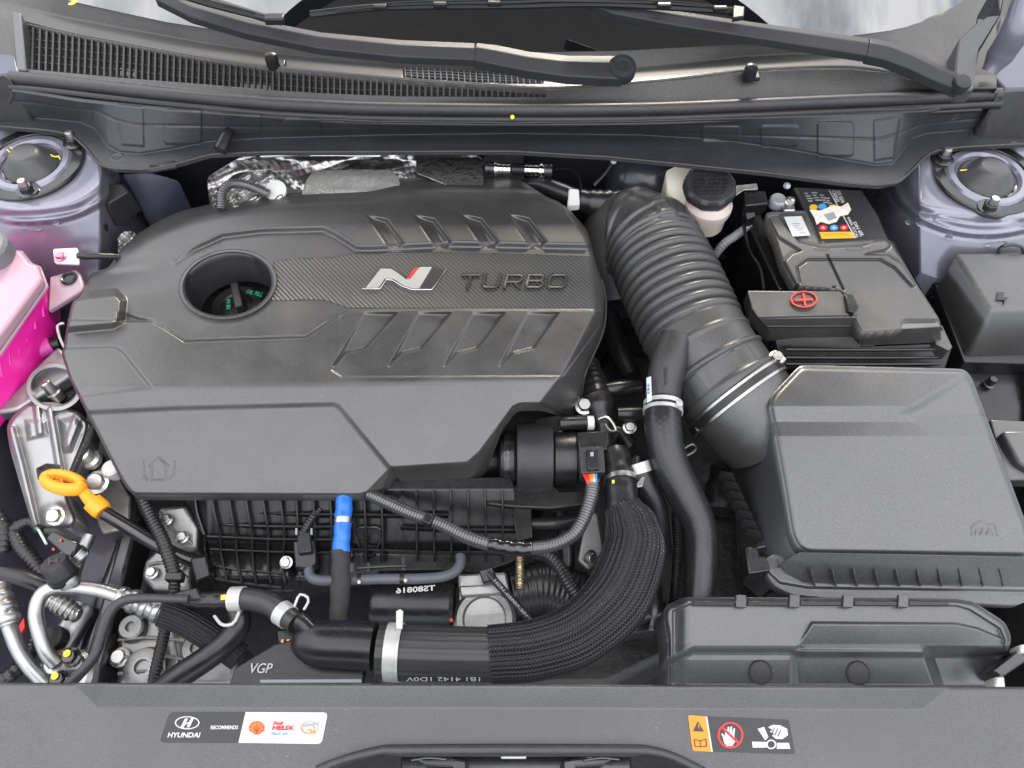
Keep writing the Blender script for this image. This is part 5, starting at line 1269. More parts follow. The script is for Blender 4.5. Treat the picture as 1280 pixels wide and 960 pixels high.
prism('housing_edge', [(325,849.5),(452,848.5),(452,853),(325,853.5)], -0.0565, 0.003, PRG, VG, bevel=0.0005)
ch = thing('charge_hose', W(640, 800, -0.12), 'thick charge air hose in a braided sleeve bending up to the engine', 'hose')
RHs = Path([(474,814,-0.052,33),(540,817,-0.052,33.5),(622,818,-0.052,33)])
tube('ribbed_section', RHs, RIBHOSE, ch, seg=48, step=0.004)
def hexjit(s, th): return 1+0.012*np.sin(th*24+0*s)
BH = Path([(612,818,-0.052,35),(670,812,-0.052,36.5),(724,792,-0.053,38.5),(770,748,-0.053,41),(792,692,-0.053,39),(789,660,-0.053,34),(778,634,-0.052,24)])
tube('braided_sleeve', BH, BRAID, ch, seg=112, step=0.0025, mod=lambda s, th: 1+0.018*np.cos(th*28), sharp=0)
UH = Path([(779,640,-0.053,21),(777,618,-0.053,20.5),(775,596,-0.055,20),(768,566,-0.058,19)])
tube('hose_cuff', UH, RUBBER, ch, seg=28, mod=corr(0.02, 0.03))
band('cuff_clamp', UH, 0.50, 0.006, STEEL, ch, add=0.0014)
prism('clamp_tab', [(796,604),(803,596),(806,597),(803,608),(797,609)], -0.035, 0.003, STEEL, ch, bevel=0.0004)
prism('yellow_tick', [(765,600),(768,600),(768,604),(765,604)], -0.034, 0.001, YELLOW, ch, bevel=0)
hc = thing('band_clamp', W(494, 815, -0.09), 'pale steel band clamp with a raised tab round the ribbed hose', 'hose clamp')
band('clamp_band', RHs, 0.13, 0.0145, CLAMPW, hc, add=0.0018, th=0.0012, seg=48)
prism('clamp_tab', [(495,764),(500,761),(504,764),(503,786),(495,786)], -0.022, 0.0016, CLAMPW, hc, bevel=0.0005)
letters('1B1 4142 1D0V', [(600,851.5),(508,851.5),(508,846.5),(600,846.5)], -0.0300, PRG, ch, depth=0.0008, split=False, name='hose_print')
# ================================================================== intake manifold
IMO = [(228,606),(640,596),(646,640),(646,700),(600,716),(560,712),(450,714),(400,722),(365,740),(300,738),(262,724),(262,680),(246,658),(234,634)]
def im_z(X, Y):
    z = -0.074-0.042*np.clip((Y-612)/70, 0, 1)-0.012*ss(Y, 676, 694)
    low = ss(X, 372, 358)*ss(Y, 686, 696)
    z = z+low*0.010*np.sin(np.clip((Y-688)/48, 0, 1)*math.pi)-0.02*ss(Y, 720, 742)
    z = z-0.02*ss(X, 262, 232)
    for k in range(12):
        c = 258+k*21.5; z = z-0.0012*np.exp(-((X-c-6)/4)**2)
    return z
IM = thing('intake_manifold', W(430, 670, -0.18), 'black intake manifold with a moulded rib grid below the engine cover', 'intake manifold')
relief('manifold_body', smooth_poly(IMO, 2), im_z, BLACKP, IM, step=1.6, skirt=0.05)
def imz(x, y): return float(im_z(np.array([float(x)]), np.array([float(y)]))[0])
def fin(pts, w, h, zoff, parent=IM, zf=imz, name='rib', mat=None):
    V = []; n = len(pts)
    for i, (x, y) in enumerate(pts):
        a = pts[max(0, i-1)]; b = pts[min(n-1, i+1)]; l = math.hypot(b[0]-a[0], b[1]-a[1])+1e-9; nx, ny = -(b[1]-a[1])/l*w, (b[0]-a[0])/l*w
        z = zf(x, y)+zoff
        p, q = W(x-nx, y-ny, z), W(x+nx, y+ny, z); V += [p, q, q-Vector((0,0,h)), p-Vector((0,0,h))]
    F = []
    for i in range(n-1): F += [(i*4+k, i*4+(k+1) % 4, i*4+4+(k+1) % 4, i*4+4+k) for k in range(4)]
    F += [(3,2,1,0), tuple(range(n*4-4, n*4))]
    o = mk(name, V, F, mat or BLACKP, parent, bevel=0.0004, seg=1)
    bm = bmesh.new(); bm.from_mesh(o.data); bmesh.ops.recalc_face_normals(bm, faces=bm.faces); bm.to_mesh(o.data); bm.free()
    return o
for k in range(12):
    x = 242+k*21.2
    if k < 6: pts = [(x,612),(x+4,640),(x+8+(5-k)*1.0,668),(x+6+(5-k)*1.5,688),(x+5+(5-k)*3.0,714),(x+8+(5-k)*3.2,728)]
    else: pts = [(x,612),(x+2,640),(x+3,668),(x+3,700)]
    fin(pts, 1.4, 0.010, 0.0075)
for k in range(6):
    x = 520+k*21.5; fin([(x,612),(x+1,645),(x+1,700)], 1.3, 0.010, 0.0075)
for y0, xa, xb in ((641,240,560),(656,246,420),(672,258,420),(688,262,420),(688,440,640),(660,500,645)):
    fin([(xa,y0-2),(0.5*(xa+xb),y0+1.5),(xb,y0+2)], 1.3, 0.010, 0.0070)
fin([(262,706),(300,712),(352,716)], 1.3, 0.006, 0.004); fin([(262,722),(300,728),(352,734)], 1.6, 0.006, 0.003)
# triangular port
n = 40; V = []; port = []
for k in range(n):
    a = 2*math.pi*k/n; r = 15.5*(1+0.16*math.sin(a*3+math.pi))
    port.append((461+r*1.05*math.cos(a), 674+r*1.15*math.sin(a)))
tube('port_ring', Path([(x, y, imz(x, y)+0.003, 2.0) for x, y in port+port[:1]]), BLACKP, IM, seg=8, cap=False)
prism('port_dark_disc', [(461+(x-461)*0.95, 674+(y-674)*0.95) for x, y in port], [imz(461+(x-461)*0.95, 674+(y-674)*0.95)+0.0012 for x, y in port], 0.004, DEEP, IM, bevel=0)  # solid dark disc standing in for the shade inside the port
# sensor on the manifold
MS = thing('pressure_sensor', W(380, 695, -0.1), 'small black pressure sensor with a pale bolt on the manifold ribs', 'sensor')
q = [(366,676,-0.1000),(394,674,-0.1000),(396,704,-0.1060),(388,712,-0.1080),(368,710,-0.1080)]
loft('sensor_body', [q, down(q, 0.016)], BLACKP, MS, bevel=0.002)
q = [(371,662,-0.0940),(388,661,-0.0940),(390,690,-0.0960),(372,692,-0.0960)]
loft('sensor_plug', [q, down(q, 0.012)], BLACKP, MS, bevel=0.0015)
for x in (369,388): prism('lock_tab', [(x,660),(x+2.5,660),(x+2.5,668),(x,668)], -0.0910, 0.003, PRG, MS, bevel=0.0003)
bolt('bolt', W(358, 703, -0.1040), Rw(6.0, W(358,703,-0.1040)), STEEL, MS, axis=(0,-0.3,1))
loom('sensor_loom', [(380,664,-0.0940,5.5),(390,648,-0.0920,6),(402,634,-0.0920,6),(414,618,-0.0940,6)], 'short ribbed loom rising from the pressure sensor to the cover', 'wiring')
# blue-taped harness
bh = thing('taped_harness', W(426, 700, -0.1), 'wiring harness wrapped in bright blue tape above and black cloth below', 'wiring')
HP = Path([(431,612,-0.066,10.5),(429,650,-0.068,10.5),(426,690,-0.074,11)])
tube('blue_wrap', HP, BLUETAPE, bh, seg=22, step=0.002, mod=lambda s, th: 1+0.035*np.sin(s*420+th)+0.03*np.sin(s*150+2*th))
tube('cloth_wrap', [(426,688,-0.074,11.5),(426,730,-0.080,12),(422,780,-0.088,11.5)], CLOTHTAPE, bh, seg=22, step=0.002, mod=lambda s, th: 1+0.04*np.sin(s*300+th)+0.03*np.sin(s*120+2*th))
band('foil_band', HP, 0.52, 0.006, STEEL, bh, add=0.0008)
# grey vacuum hose
gh = thing('vacuum_hose', W(480, 722, -0.12), 'grey-blue rubber hose held along the manifold bottom', 'hose')
GH = Path([(386,712,-0.094,6.5),(390,723,-0.092,6.5),(412,726,-0.090,6.5),(470,724,-0.090,6.5),(530,723,-0.090,6.5),(560,719,-0.092,6.5),(574,708,-0.096,6.5),(576,695,-0.10,6.5)])
tube('hose_body', GH, GREYHOSE, gh, seg=18)
for f in (0.34, 0.58): band('hose_clip', GH, f, 0.004, BLACKP, gh, add=0.0012)
for x, y in ((449,728),(507,726)): lathe('clip_pin', W(x, y, -0.083), [(0.002,0),(0.002,0.002),(0.001,0.0026)], PRW, gh, seg=10)
tube('clip_rail', [(447,710,-0.088,2.2),(480,708,-0.088,2.2),(508,707,-0.088,2.2)], BLACKP, gh, seg=8)
# throttle body and its motor
th_ = thing('throttle_unit', W(600, 750, -0.16), 'bare aluminium throttle body with a black motor below the manifold', 'throttle')
lathe('motor', W(466, 757, -0.125), [(0.025,0),(0.027,0.004),(0.027,0.086),(0.024,0.09)], BLACKP, th_, axis=(1,0,0), seg=36)
for (a, b) in ((500,506),(518,524),(536,542)): band('motor_ridge', Path([(a,757,-0.125,29),(b,757,-0.125,29)]), 0.5, 0.003, MATTE, th_, add=0.0012)
letters('TS80816', [(544,731),(495,735),(495,742),(544,738)], -0.096, PRW, th_, depth=0.0008, split=False, name='motor_print', bold=0.02)
q = [(572,716,-0.11),(634,714,-0.11),(640,740,-0.115),(634,780,-0.12),(580,786,-0.12),(570,760,-0.118)]
loft('casting', [q, grow(q, 1.03, 0.05)], ALU, th_, bevel=0.004, seg=3)
lathe('bore_collar', W(606, 776, -0.122), [(0.034,0),(0.034,0.008),(0.030,0.011),(0.024,0.011),(0.022,0.004),(0.002,0.004)], ALU, th_, seg=36)
q = [(574,732,-0.104),(628,730,-0.104),(630,742,-0.106),(576,746,-0.106)]
loft('casting_rib', [q, down(q, 0.01)], ALU, th_, bevel=0.002)
prism('red_tag', [(562,773),(566,773),(566,777),(562,777)], -0.098, 0.001, REDP, th_, bevel=0)
tl = thing('throttle_lead', W(640, 750, -0.1), 'thin black printed lead slanting down from a small round connector', 'wiring')
tube('lead', [(610,716,-0.086,5),(622,730,-0.084,5),(645,755,-0.084,5),(672,785,-0.088,5)], RUBBER, tl, seg=12)
q = [(598,712,-0.082),(616,708,-0.082),(622,724,-0.084),(604,729,-0.084)]
loft('connector', [q, down(q, 0.012)], BLACKP, tl, bevel=0.002)
letters('HS91-05F07-301', [(620,724),(660,769),(656.5,771),(616.5,726)], -0.0785, PRG, tl, depth=0.0003, split=False, name='lead_print')
tag(tube('tension_spring', [(650,696,-0.09,5),(650,715,-0.09,5),(650,736,-0.092,5)], plain('yellow_zinc', (0.55, 0.48, 0.33), 0.35, metal=1.0), None, seg=14, mod=corr(0.0032, 0.16), step=0.0006), 'small zinc coil spring beside the throttle body', 'spring')
el = thing('rubber_elbow', W(690, 740, -0.15), 'dark ribbed rubber elbow behind the braided sleeve', 'hose')
tube('elbow_body', [(640,742,-0.13,30),(680,735,-0.13,32),(715,745,-0.135,33),(745,760,-0.14,33)], RUBBER, el, seg=36, mod=corr(0.006, 0.02), step=0.001)
loom('engine_loom', [(668,690,-0.062,8),(684,694,-0.060,8.5),(700,710,-0.062,8.5),(715,735,-0.068,8.5),(738,765,-0.08,8)], 'ribbed black loom dropping between the elbow and the braided sleeve', 'wiring')
# ================================================================== actuator motor beside the cover
PM = thing('purge_motor', W(670, 590, -0.12), 'black cylindrical motor in a saddle bracket beside the cover edge', 'motor')
lathe('motor_body', W(622, 574, -0.085), [(0.018,0.0),(0.028,0.004),(0.031,0.012),(0.031,0.020),(0.027,0.026),(0.027,0.060),(0.033,0.066),(0.033,0.090),(0.024,0.094)], BLACKP, PM, axis=(1,0,0), seg=44)
lathe('motor_ring', W(630, 574, -0.085), [(0.0325,0),(0.0335,0.003),(0.0325,0.007)], GLOSSB, PM, axis=(1,0,0), seg=44)
SD = Path([(646,572,-0.085,43),(668,572,-0.085,43),(690,572,-0.085,43)])
p, t, nn, bb, r = SD.at(np.array([0.0, SD.L])); V = []; F = []; m = 24
for i in range(2):
    for th_a in np.linspace(-1.75, 1.75, m):
        for rr in (r[i], r[i]-0.003): V.append(p[i]+rr*(math.cos(th_a)*nn[i]+math.sin(th_a)*bb[i]))
for k in range(m-1):
    a, b = k*2, m*2+k*2
    F += [(a, a+2, b+2, b), (a+1, b+1, b+3, a+3), (a, a+1, a+3, a+2), (b, b+2, b+3, b+1)]
o = mk('saddle_bracket', V, F, MATTE, PM, bevel=0.0008, seg=2)
prism('bracket_foot', [(606,630),(612,616),(636,610),(646,604),(690,604),(700,614),(732,612),(738,630),(690,636),(640,634)], -0.082, 0.008, BLACKP, PM, bevel=0.002)
prism('bracket_arm', [(668,522),(702,518),(732,520),(732,534),(706,536),(694,546),(690,560),(668,560)], -0.062, 0.008, BLACKP, PM, bevel=0.002)
lathe('pipe_stub', W(700, 529, -0.058), [(0.0085,0),(0.0085,0.030),(0.0075,0.032)], BLACKP, PM, axis=(1,0.03,0), seg=20)
lathe('white_collar', W(734, 529, -0.058), [(0.0085,0),(0.0085,0.007),(0.007,0.008)], WHITEP, PM, axis=(1,0.03,0), seg=20)
prism('bracket_web', [(640,628),(664,628),(666,672),(646,676)], -0.088, 0.008, BLACKP, PM, bevel=0.001)
EC = thing('wiring_plug', W(740, 570, -0.09), 'square black plug with red, orange and blue wires beside the motor bracket', 'connector')
q = [(721,540,-0.040),(757,538,-0.040),(760,562,-0.042),(724,564,-0.042)]
loft('plug_head', [q, down(q, 0.018)], BLACKP, EC, bevel=0.0015)
q = [(723,558,-0.036),(755,557,-0.036),(757,590,-0.040),(726,592,-0.040)]
loft('plug_body', [q, down(q, 0.022)], MATTE, EC, bevel=0.0015)
q = [(733,562,-0.032),(747,561,-0.032),(749,586,-0.034),(735,587,-0.034)]
loft('lock_lever', [q, down(q, 0.008)], BLACKP, EC, bevel=0.001)
prism('lock_window', [(738,565),(742,565),(742,570),(738,570)], -0.0312, 0.002, PRG, EC, bevel=0)
for (a, b, mt) in (((729,592),(736,608),REDP),((733,592),(738,608),REDP),((737,593),(739,609),PRO),((742,593),(741,609),PRW),((745,593),(743,609),PRB),((749,593),(745,609),BLACKP),((740,592),(740,608),PRO)):
    tube('wire', [(a[0],a[1],-0.044,1.8),((a[0]+b[0])/2+1,(a[1]+b[1])/2,-0.040,1.8),(b[0],b[1],-0.045,1.8)], mt, EC, seg=8)
GLL = plain('glossy_loom_plastic', (0.050, 0.050, 0.052), 0.17, spec=1.0, var=0.15, vscale=60)
loom('main_loom', [(741,606,-0.046,8.5),(738,625,-0.046,8.5),(728,652,-0.048,8.5),(712,672,-0.050,8.5),(680,684,-0.052,8.5),(630,684,-0.054,8.5),(588,673,-0.056,8.5),(550,655,-0.058,8),(510,640,-0.060,8),(462,618,-0.066,7.5)], 'glossy ribbed wiring loom sweeping from the plug to under the cover', 'wiring', mat=GLL, pitch=0.0032, amp=0.06, seg=18)
tp_ = Path([(664,686,-0.052,9.6),(640,685,-0.053,9.8),(612,680,-0.054,9.6)])
tag(tube('loom_tape', tp_, GLOSSB, None, seg=18, mod=lambda s, th: 1+0.05*np.sin(s*500+2*th), step=0.001), 'shiny black tape wound round the middle of the main loom', 'tape')
tag(wbox('loom_clip', W(536, 650, -0.055), (0.010, 0.012, 0.012), BLACKP, None, rz=-0.4), 'small black clip on the main loom below the cover', 'clip')
# bracket, coupling and odd pipes right of the cover
cpg = thing('vent_coupling', W(742, 500, -0.12), 'black ringed vent coupling between the cover and the intake hose', 'coupling')
tube('coupling_body', [(736,455,-0.10,13),(742,485,-0.085,18),(748,505,-0.080,20),(752,525,-0.082,15),(756,560,-0.09,12)], RUBBER, cpg, seg=28, mod=corr(0.011, 0.06))
tube('coupling_branch', [(752,488,-0.08,9),(775,485,-0.08,10),(800,482,-0.082,9)], BLACKP, cpg, seg=18)
tube('coupling_branch', [(772,517,-0.075,8),(790,517,-0.075,9),(812,516,-0.078,9)], RUBBER, cpg, seg=18)
tag(tube('spring_clip', [(748,524,-0.06,1.8),(757,521,-0.056,1.8),(765,527,-0.056,1.8),(770,538,-0.058,1.8),(762,538,-0.06,1.8),(757,530,-0.06,1.8)], STEEL, None, seg=8), 'bent steel spring clip on the vent coupling', 'clip')
tag(bolt('flange_bolt', W(787, 534, -0.09), 0.0062, STEEL, None, axis=(0,-0.3,1)), 'small steel bolt between the vent coupling and the white clamp', 'bolt')
tag(bolt('flange_bolt', W(730, 508, -0.075), 0.008, STEEL, None, axis=(0,-0.2,1), head=1.2), 'pale bolt head under the cover edge beside the motor bracket', 'bolt')
ap = prism('alloy_bracket', [(733,640),(748,640),(756,690),(736,712),(722,700)], -0.10, 0.02, ALU, None, bevel=0.003); tag(ap, 'dull alloy bracket between the loom and the braided sleeve', 'bracket')
bolt('bolt', W(738, 697, -0.095), 0.0065, STEEL, ap, axis=(0.5,-0.4,0.7))
for (pts, nm, lab) in (([(700,640,-0.12,9),(710,700,-0.13,9),(700,760,-0.15,9)],'coolant_pipe','dark upright pipe behind the main loom'), ([(660,655,-0.10,8),(690,655,-0.10,9),(720,650,-0.105,8)],'coolant_pipe','short dark pipe under the motor bracket'), ([(760,395,-0.14,14),(775,440,-0.14,14),(790,470,-0.14,12)],'turbo_pipe','dark pipe deep between the cover and the intake hose'), ([(790,560,-0.11,10),(770,540,-0.11,10),(745,575,-0.11,10)],'coolant_pipe','dark crooked pipe behind the wiring plug')):
    tag(tube(nm, pts, RUBBER, None, seg=18), lab, 'pipe')
gb = prism('gearbox', [(760,430),(960,480),(960,760),(760,860),(470,860),(470,760),(640,700)], -0.20, 0.15, EB, None, bevel=0.01); tag(gb, 'dark gearbox casing deep below the hoses', 'gearbox')
random.seed(11)
for k, (x, y, z, r, L, ax) in enumerate(((785,620,-0.18,0.02,0.05,(0.2,1,0.3)),(850,470,-0.16,0.016,0.06,(1,0.4,0.1)),(770,780,-0.16,0.02,0.06,(1,0.1,0.2)),(815,790,-0.15,0.014,0.05,(0.1,1,0.1)),(905,330,-0.16,0.018,0.06,(0.1,1,0.2)),(900,640,-0.17,0.02,0.06,(0.2,1,0)))):
    o = lathe('gearbox_fitting', W(x, y, z), [(r*0.8,0),(r,0.004),(r,L*0.6),(r*0.8,L*0.7),(r*0.8,L)], DARKSTEEL if k % 2 else BLACKP, gb, axis=ax, seg=20)
# ================================================================== heat shields and odd pieces behind the cover
hsd = thing('heat_shield', W(430, 220, -0.06), 'quilted silver heat shield foil standing behind the engine cover', 'heat shield')
def hs_z(X, Y): return -0.012-0.010*np.sin(np.clip((Y-192)/60, 0, 1)*math.pi)+0.006*np.sin(X/23.0)*np.sin(Y/9.0)-0.0007*np.clip(Y-200, 0, 80)
relief('shield_sheet', smooth_poly([(258,222),(300,196),(380,190),(600,194),(606,205),(604,240),(480,262),(300,276),(262,256)], 1), hs_z, FOIL, hsd, step=1.5, skirt=0.01)
sp = prism('shield_plate', smooth_poly([(376,245),(381,228),(390,214),(397,212),(490,212),(500,224),(500,245)], 1), -0.006, 0.004, SPECKLE, hsd, bevel=0.001)
tag(relief('foil_wrap', smooth_poly([(262,256),(270,236),(296,216),(340,212),(356,228),(352,250),(300,262)], 1), lambda X, Y: -0.004+0.006*np.sin(X/5.0+Y/7.0)*np.sin(Y/4.0), CRINKLE, None, step=1.2, skirt=0.01), 'crumpled bright foil wrap beside the quilted heat shield', 'foil')
loom('sensor_loom', [(276,262,0.004,6),(278,240,0.012,6),(290,230,0.014,6),(310,232,0.012,6),(336,243,0.004,6)], 'glossy black loom looping over the crumpled foil', 'wiring', mat=GLL)
tag(lathe('foil_collar', W(346, 240, -0.004), [(0.012,0),(0.014,0.002),(0.014,0.006),(0.011,0.007)], WHITEP, None, axis=(0,-0.4,1), seg=24), 'pale ring at the end of the loom over the foil', 'collar')
tag(tube('steel_rod', [(326,195,0.02,2.0),(400,193,0.022,2.0),(475,194,0.022,2.0)], CHROME, None, seg=10), 'thin bright steel rod below the plenum lip', 'rod')
rf = thing('ribbed_fitting', W(650, 212, -0.03), 'shiny ribbed steel fitting behind the top of the engine cover', 'pipe fitting')
for (x0, x1, r, mt) in ((607,618,8,DARKSTEEL),(618,624,9.5,CHROME),(624,638,7.5,CHROME),(640,656,7.5,BLACKP),(656,674,7.5,CHROME),(674,680,9.5,CHROME),(680,690,9,DARKSTEEL)):
    tube('fitting_section', [(x0,210+(x0-607)*0.04,-0.008,r),(x1,210+(x1-607)*0.04,-0.008,r)], mt, rf, seg=20, mod=corr(0.006, 0.06), step=0.001)
fo2 = prism('heat_shield', [(604,186),(655,186),(655,225),(640,230),(604,230)], -0.03, 0.01, FOIL, None, bevel=0.001); tag(fo2, 'small quilted silver shield behind the ribbed fitting', 'heat shield')
bkt = prism('black_heat_plate', [(520,198),(600,196),(604,206),(604,232),(560,232),(520,216)], -0.004, 0.004, plain('dark_quilted_foil', (0.25, 0.25, 0.25), 0.32, metal=1.0, bump=0.9, bscale=170, bdist=0.003), None, bevel=0.001); tag(bkt, 'dark quilted shield plate behind the top edge of the cover', 'heat shield')
for (x, y, z, lab) in ((291,203,0.028,'beside the drain spout'),(513,193,0.03,'above the dark quilted plate'),(767,198,0.03,'at the tip of the thin black rod'),(984,229,0.02,'behind the battery')):
    o = lathe('push_pin', W(x, y, z)-Vector((0,0,0.004)), [(0.004,0),(0.0042,0.004),(0.003,0.008),(0.0015,0.009)], plain('grey_white_pin', (0.45, 0.45, 0.50), 0.4) if 'grey_white_pin' not in MATS else MATS['grey_white_pin'], None, axis=(0,-0.8,0.6), seg=14)
    tag(o, 'small grey-white push pin under the plenum lip %s' % lab, 'pin', 'push pins')
DS = thing('drain_spout', W(280, 185, 0.03), 'short black rubber drain spout sticking out of the plenum panel', 'drain')
tube('spout_body', [(287,164,0.062,6),(283,170,0.062,8),(278,182,0.058,8.5),(275,188,0.056,8.5)], RUBBER, DS, seg=22)
tube('spout_dark_plug', [(276,186,0.0566,6.2),(274.6,188.8,0.0556,6.2)], DEEP, DS, seg=18)  # dark plug in place of the spout's shaded hollow
ptab = prism('plenum_tab', rquad((186,205),(220,199),(221,208),(187,214), 2), 0.043, 0.004, MATTE, None, bevel=0.0008); tag(ptab, 'small black tab with a pale mark hanging from the plenum lip', 'tab')
letters('PP', [(200,206.5),(208,205.5),(208,208),(200,209)], 0.0436, PRG, ptab, depth=0.0003, split=False, name='tab_print')
# relay case bolted to the tower
RL = thing('relay_case', W(138, 270, -0.06), 'small black relay case fixed to the strut tower behind the cover', 'relay')
q0 = [(111,250,0.004),(131,231,0.008),(151,231,0.008),(160,240,0.006),(136,254,0.004)]
q1 = [(109,256,-0.008),(128,229,-0.004),(155,229,-0.004),(167,246,-0.008),(137,266,-0.010)]
loft('case_body', [q0, q1, grow(q1, 1.0, 0.026)], MATTE, RL, bevel=0.002, seg=3)
for x, y in ((116,266),(127,272)): prism('case_latch', [(x,y),(x+4,y+1),(x+5,y+12),(x,y+11)], -0.014, 0.008, BLACKP, RL, bevel=0.0006)
wfw = loft('wing_bracket', [[(150,215,0.0),(190,214,0.0),(225,225,-0.02),(200,262,-0.05),(168,250,-0.03)], down([(150,215,0.0),(190,214,0.0),(225,225,-0.02),(200,262,-0.05),(168,250,-0.03)], 0.1)], DKP, None, bevel=0.004); tag(wfw, 'dark bluish body bracket between the relay case and the foil', 'bracket')
tag(relief('foil_wrap', smooth_poly([(146,300),(152,290),(166,288),(172,296),(160,308),(148,318)], 1), lambda X, Y: -0.03+0.004*np.sin(X/3.0)*np.sin(Y/3.0), CRINKLE, None, step=1.0, skirt=0.01), 'scrap of crumpled foil between the relay case and the cover', 'foil')
# ================================================================== coolant tank
CT = thing('coolant_tank', W(15, 420, -0.12), 'translucent coolant tank half full of bright pink coolant', 'coolant tank')
up0 = [(-60,318,0.030),(17,313,0.030),(26,315,0.030),(37,329,0.028),(48,334,0.026),(54,350,0.022),(-2,425,0.020),(-60,500,0.020)]
up1 = [(-66,316,0.016),(18,312,0.018),(28,314,0.018),(39,328,0.018),(50,333,0.018),(57,356,0.014),(2,434,0.010),(-60,515,0.010)]
loft('tank_shell', [grow(up0, 0.94, -0.003), up0, up1], PINKLIT, CT, bevel=0.004, seg=3, endcap=False)
sm = [(-66,316,0.014),(18,312,0.016),(28,314,0.016),(39,328,0.016),(50,333,0.016),(59,357,0.012),(3,437,0.008),(-60,518,0.008)]
loft('tank_seam', [grow(sm, 1.012), grow(sm, 1.012, 0.004)], PINKLIT, CT, bevel=0.001)
lo0 = [(-66,316,0.009),(18,312,0.010),(28,314,0.010),(39,328,0.010),(50,333,0.010),(57,360,0.008),(2,440,0.004),(-60,522,0.004)]
lo1 = [(-66,330,-0.03),(18,330,-0.03),(30,332,-0.03),(44,342,-0.03),(60,358,-0.026),(63,396,-0.024),(6,492,-0.026),(-60,570,-0.026)]
loft('coolant_fill', [lo0, lo1, down(lo1, 0.03)], PINK, CT, bevel=0.004, seg=3)
for k in range(6):
    x, y = 49-k*10.5, 372+k*15; tube('tank_flute', [(x+2,y-2,0.003,1.6),(x+6,y+24,-0.013,1.8)], PINK, CT, seg=8)
tbp = rquad((62,346),(98,335),(106,361),(60,388), 9, (0,1,1,0))
prism('mounting_tab', tbp, -0.010, 0.008, plain('smoky_pink_tab_plastic', (0.34, 0.24, 0.29), 0.35, sss=0.3, var=0.1), CT, bevel=0.002)
lathe('tab_grommet', W(87, 349, -0.0105), [(0.0095,0),(0.0098,0.003),(0.0085,0.0042),(0.0065,0.0032),(0.006,0.0016),(0.001,0.0016)], RUBBER, CT, seg=24)
lathe('tank_cap', W(-4, 322, 0.030), [(0.022,0),(0.023,0.004),(0.023,0.020),(0.020,0.024),(0.002,0.025)], GREYCAP, CT, seg=40, axis=(0,-0.05,1), mod=lambda a, h: 1+0.03*(math.sin(a*14) > 0))
ph = thing('coolant_return_hose', W(55, 435, -0.06), 'translucent pink stub hose running from the coolant tank to the engine mount', 'hose')
tube('hose_body', [(24,448,-0.050,11),(45,440,-0.046,11),(66,431,-0.044,11)], PINKHOSE, ph, seg=22)
tube('hose_end', [(66,430,-0.044,9),(76,428,-0.044,9)], BLACKP, ph, seg=18)
tag(tube('wire_spring_clip', [(80,404,-0.02,1.7),(72,407,-0.02,1.7),(74,420,-0.022,1.7),(80,434,-0.03,1.7)], CLAMPW, None, seg=8), 'bent white wire clip beside the cover lug', 'clip')
lbl = loft('coolant_label', [[(-4,486,-0.050),(30,478,-0.050),(22,493,-0.054),(-4,504,-0.054)], down([(-4,486,-0.050),(30,478,-0.050),(22,493,-0.054),(-4,504,-0.054)], 0.002)], plain('purple_blue_label', (0.08, 0.05, 0.40), 0.4), CT, bevel=0)
prism('label_code', [(14,484),(27,481),(22,491),(12,494)], -0.0488, 0.0006, PINKLIT, CT, bevel=0)
gc = thing('ground_strap', W(82, 320, -0.02), 'white ground clip with a pink-tinted screw and short black lead', 'ground strap')
prism('clip_plate', rquad((66,311),(97,309.5),(99,330),(68,329), 3), 0.000, 0.003, WHITEP, gc, bevel=0.0008)
bolt('screw', W(76, 321, 0.001), 0.0055, plain('pink_tinted_steel', (0.6, 0.25, 0.35), 0.3, metal=0.9), gc)
tube('lead', [(97,320,0.0,4),(112,320,-0.001,4.5),(128,320,-0.004,4),(148,321,-0.012,4)], RUBBER, gc, seg=12, mod=corr(0.006, 0.08))
# ================================================================== engine mount
EM = thing('engine_mount', W(60, 580, -0.14), 'cast aluminium engine mount bracket beside the orange dipstick', 'engine mount')
EMO = smooth_poly([(8,534),(14,522),(28,508),(36,503),(74,503),(98,514),(112,528),(108,546),(90,590),(84,620),(97,650),(90,661),(46,662),(38,650),(12,560)], 2)
def em_z(X, Y):
    z = -0.030-0.008*ss(Y, 520, 545)-0.034*np.clip((Y-545)/115, 0, 1)
    for pl, a, w in (([(14,536),(26,580),(44,656)], 0.009, 4), ([(62,512),(68,545),(78,606)], 0.008, 4), ([(46,508),(50,540)], 0.005, 4), ([(98,520),(84,560)], 0.003, 6)):
        z = z+a*np.exp(-(dline(pl, X, Y)/w)**4)
    z = z-0.016*ss(sdf([(46,586),(58,580),(76,582),(78,594),(72,600),(48,600)], X, Y), -1, 4)
    z = z+0.005*ss(sdf([(30,524),(60,522),(64,546),(34,552)], X, Y), -1, 8)+0.008*ss(sdf([(74,524),(94,520),(104,532),(90,566),(78,560)], X, Y), -2, 9)
    z = z+0.006*np.exp(-(((X-70)**2+(Y-645)**2)/260)**2)
    return z-0.006*(1-ss(sdf(EMO, X, Y), 0, 6))**2
relief('bracket_casting', EMO, em_z, MOUNT, EM, step=0.9, skirt=0.03)
bolt('bolt', W(70, 645, -0.058), Rw(9.0, W(70,645,-0.058)), STEEL, EM, axis=(0,-0.3,1))
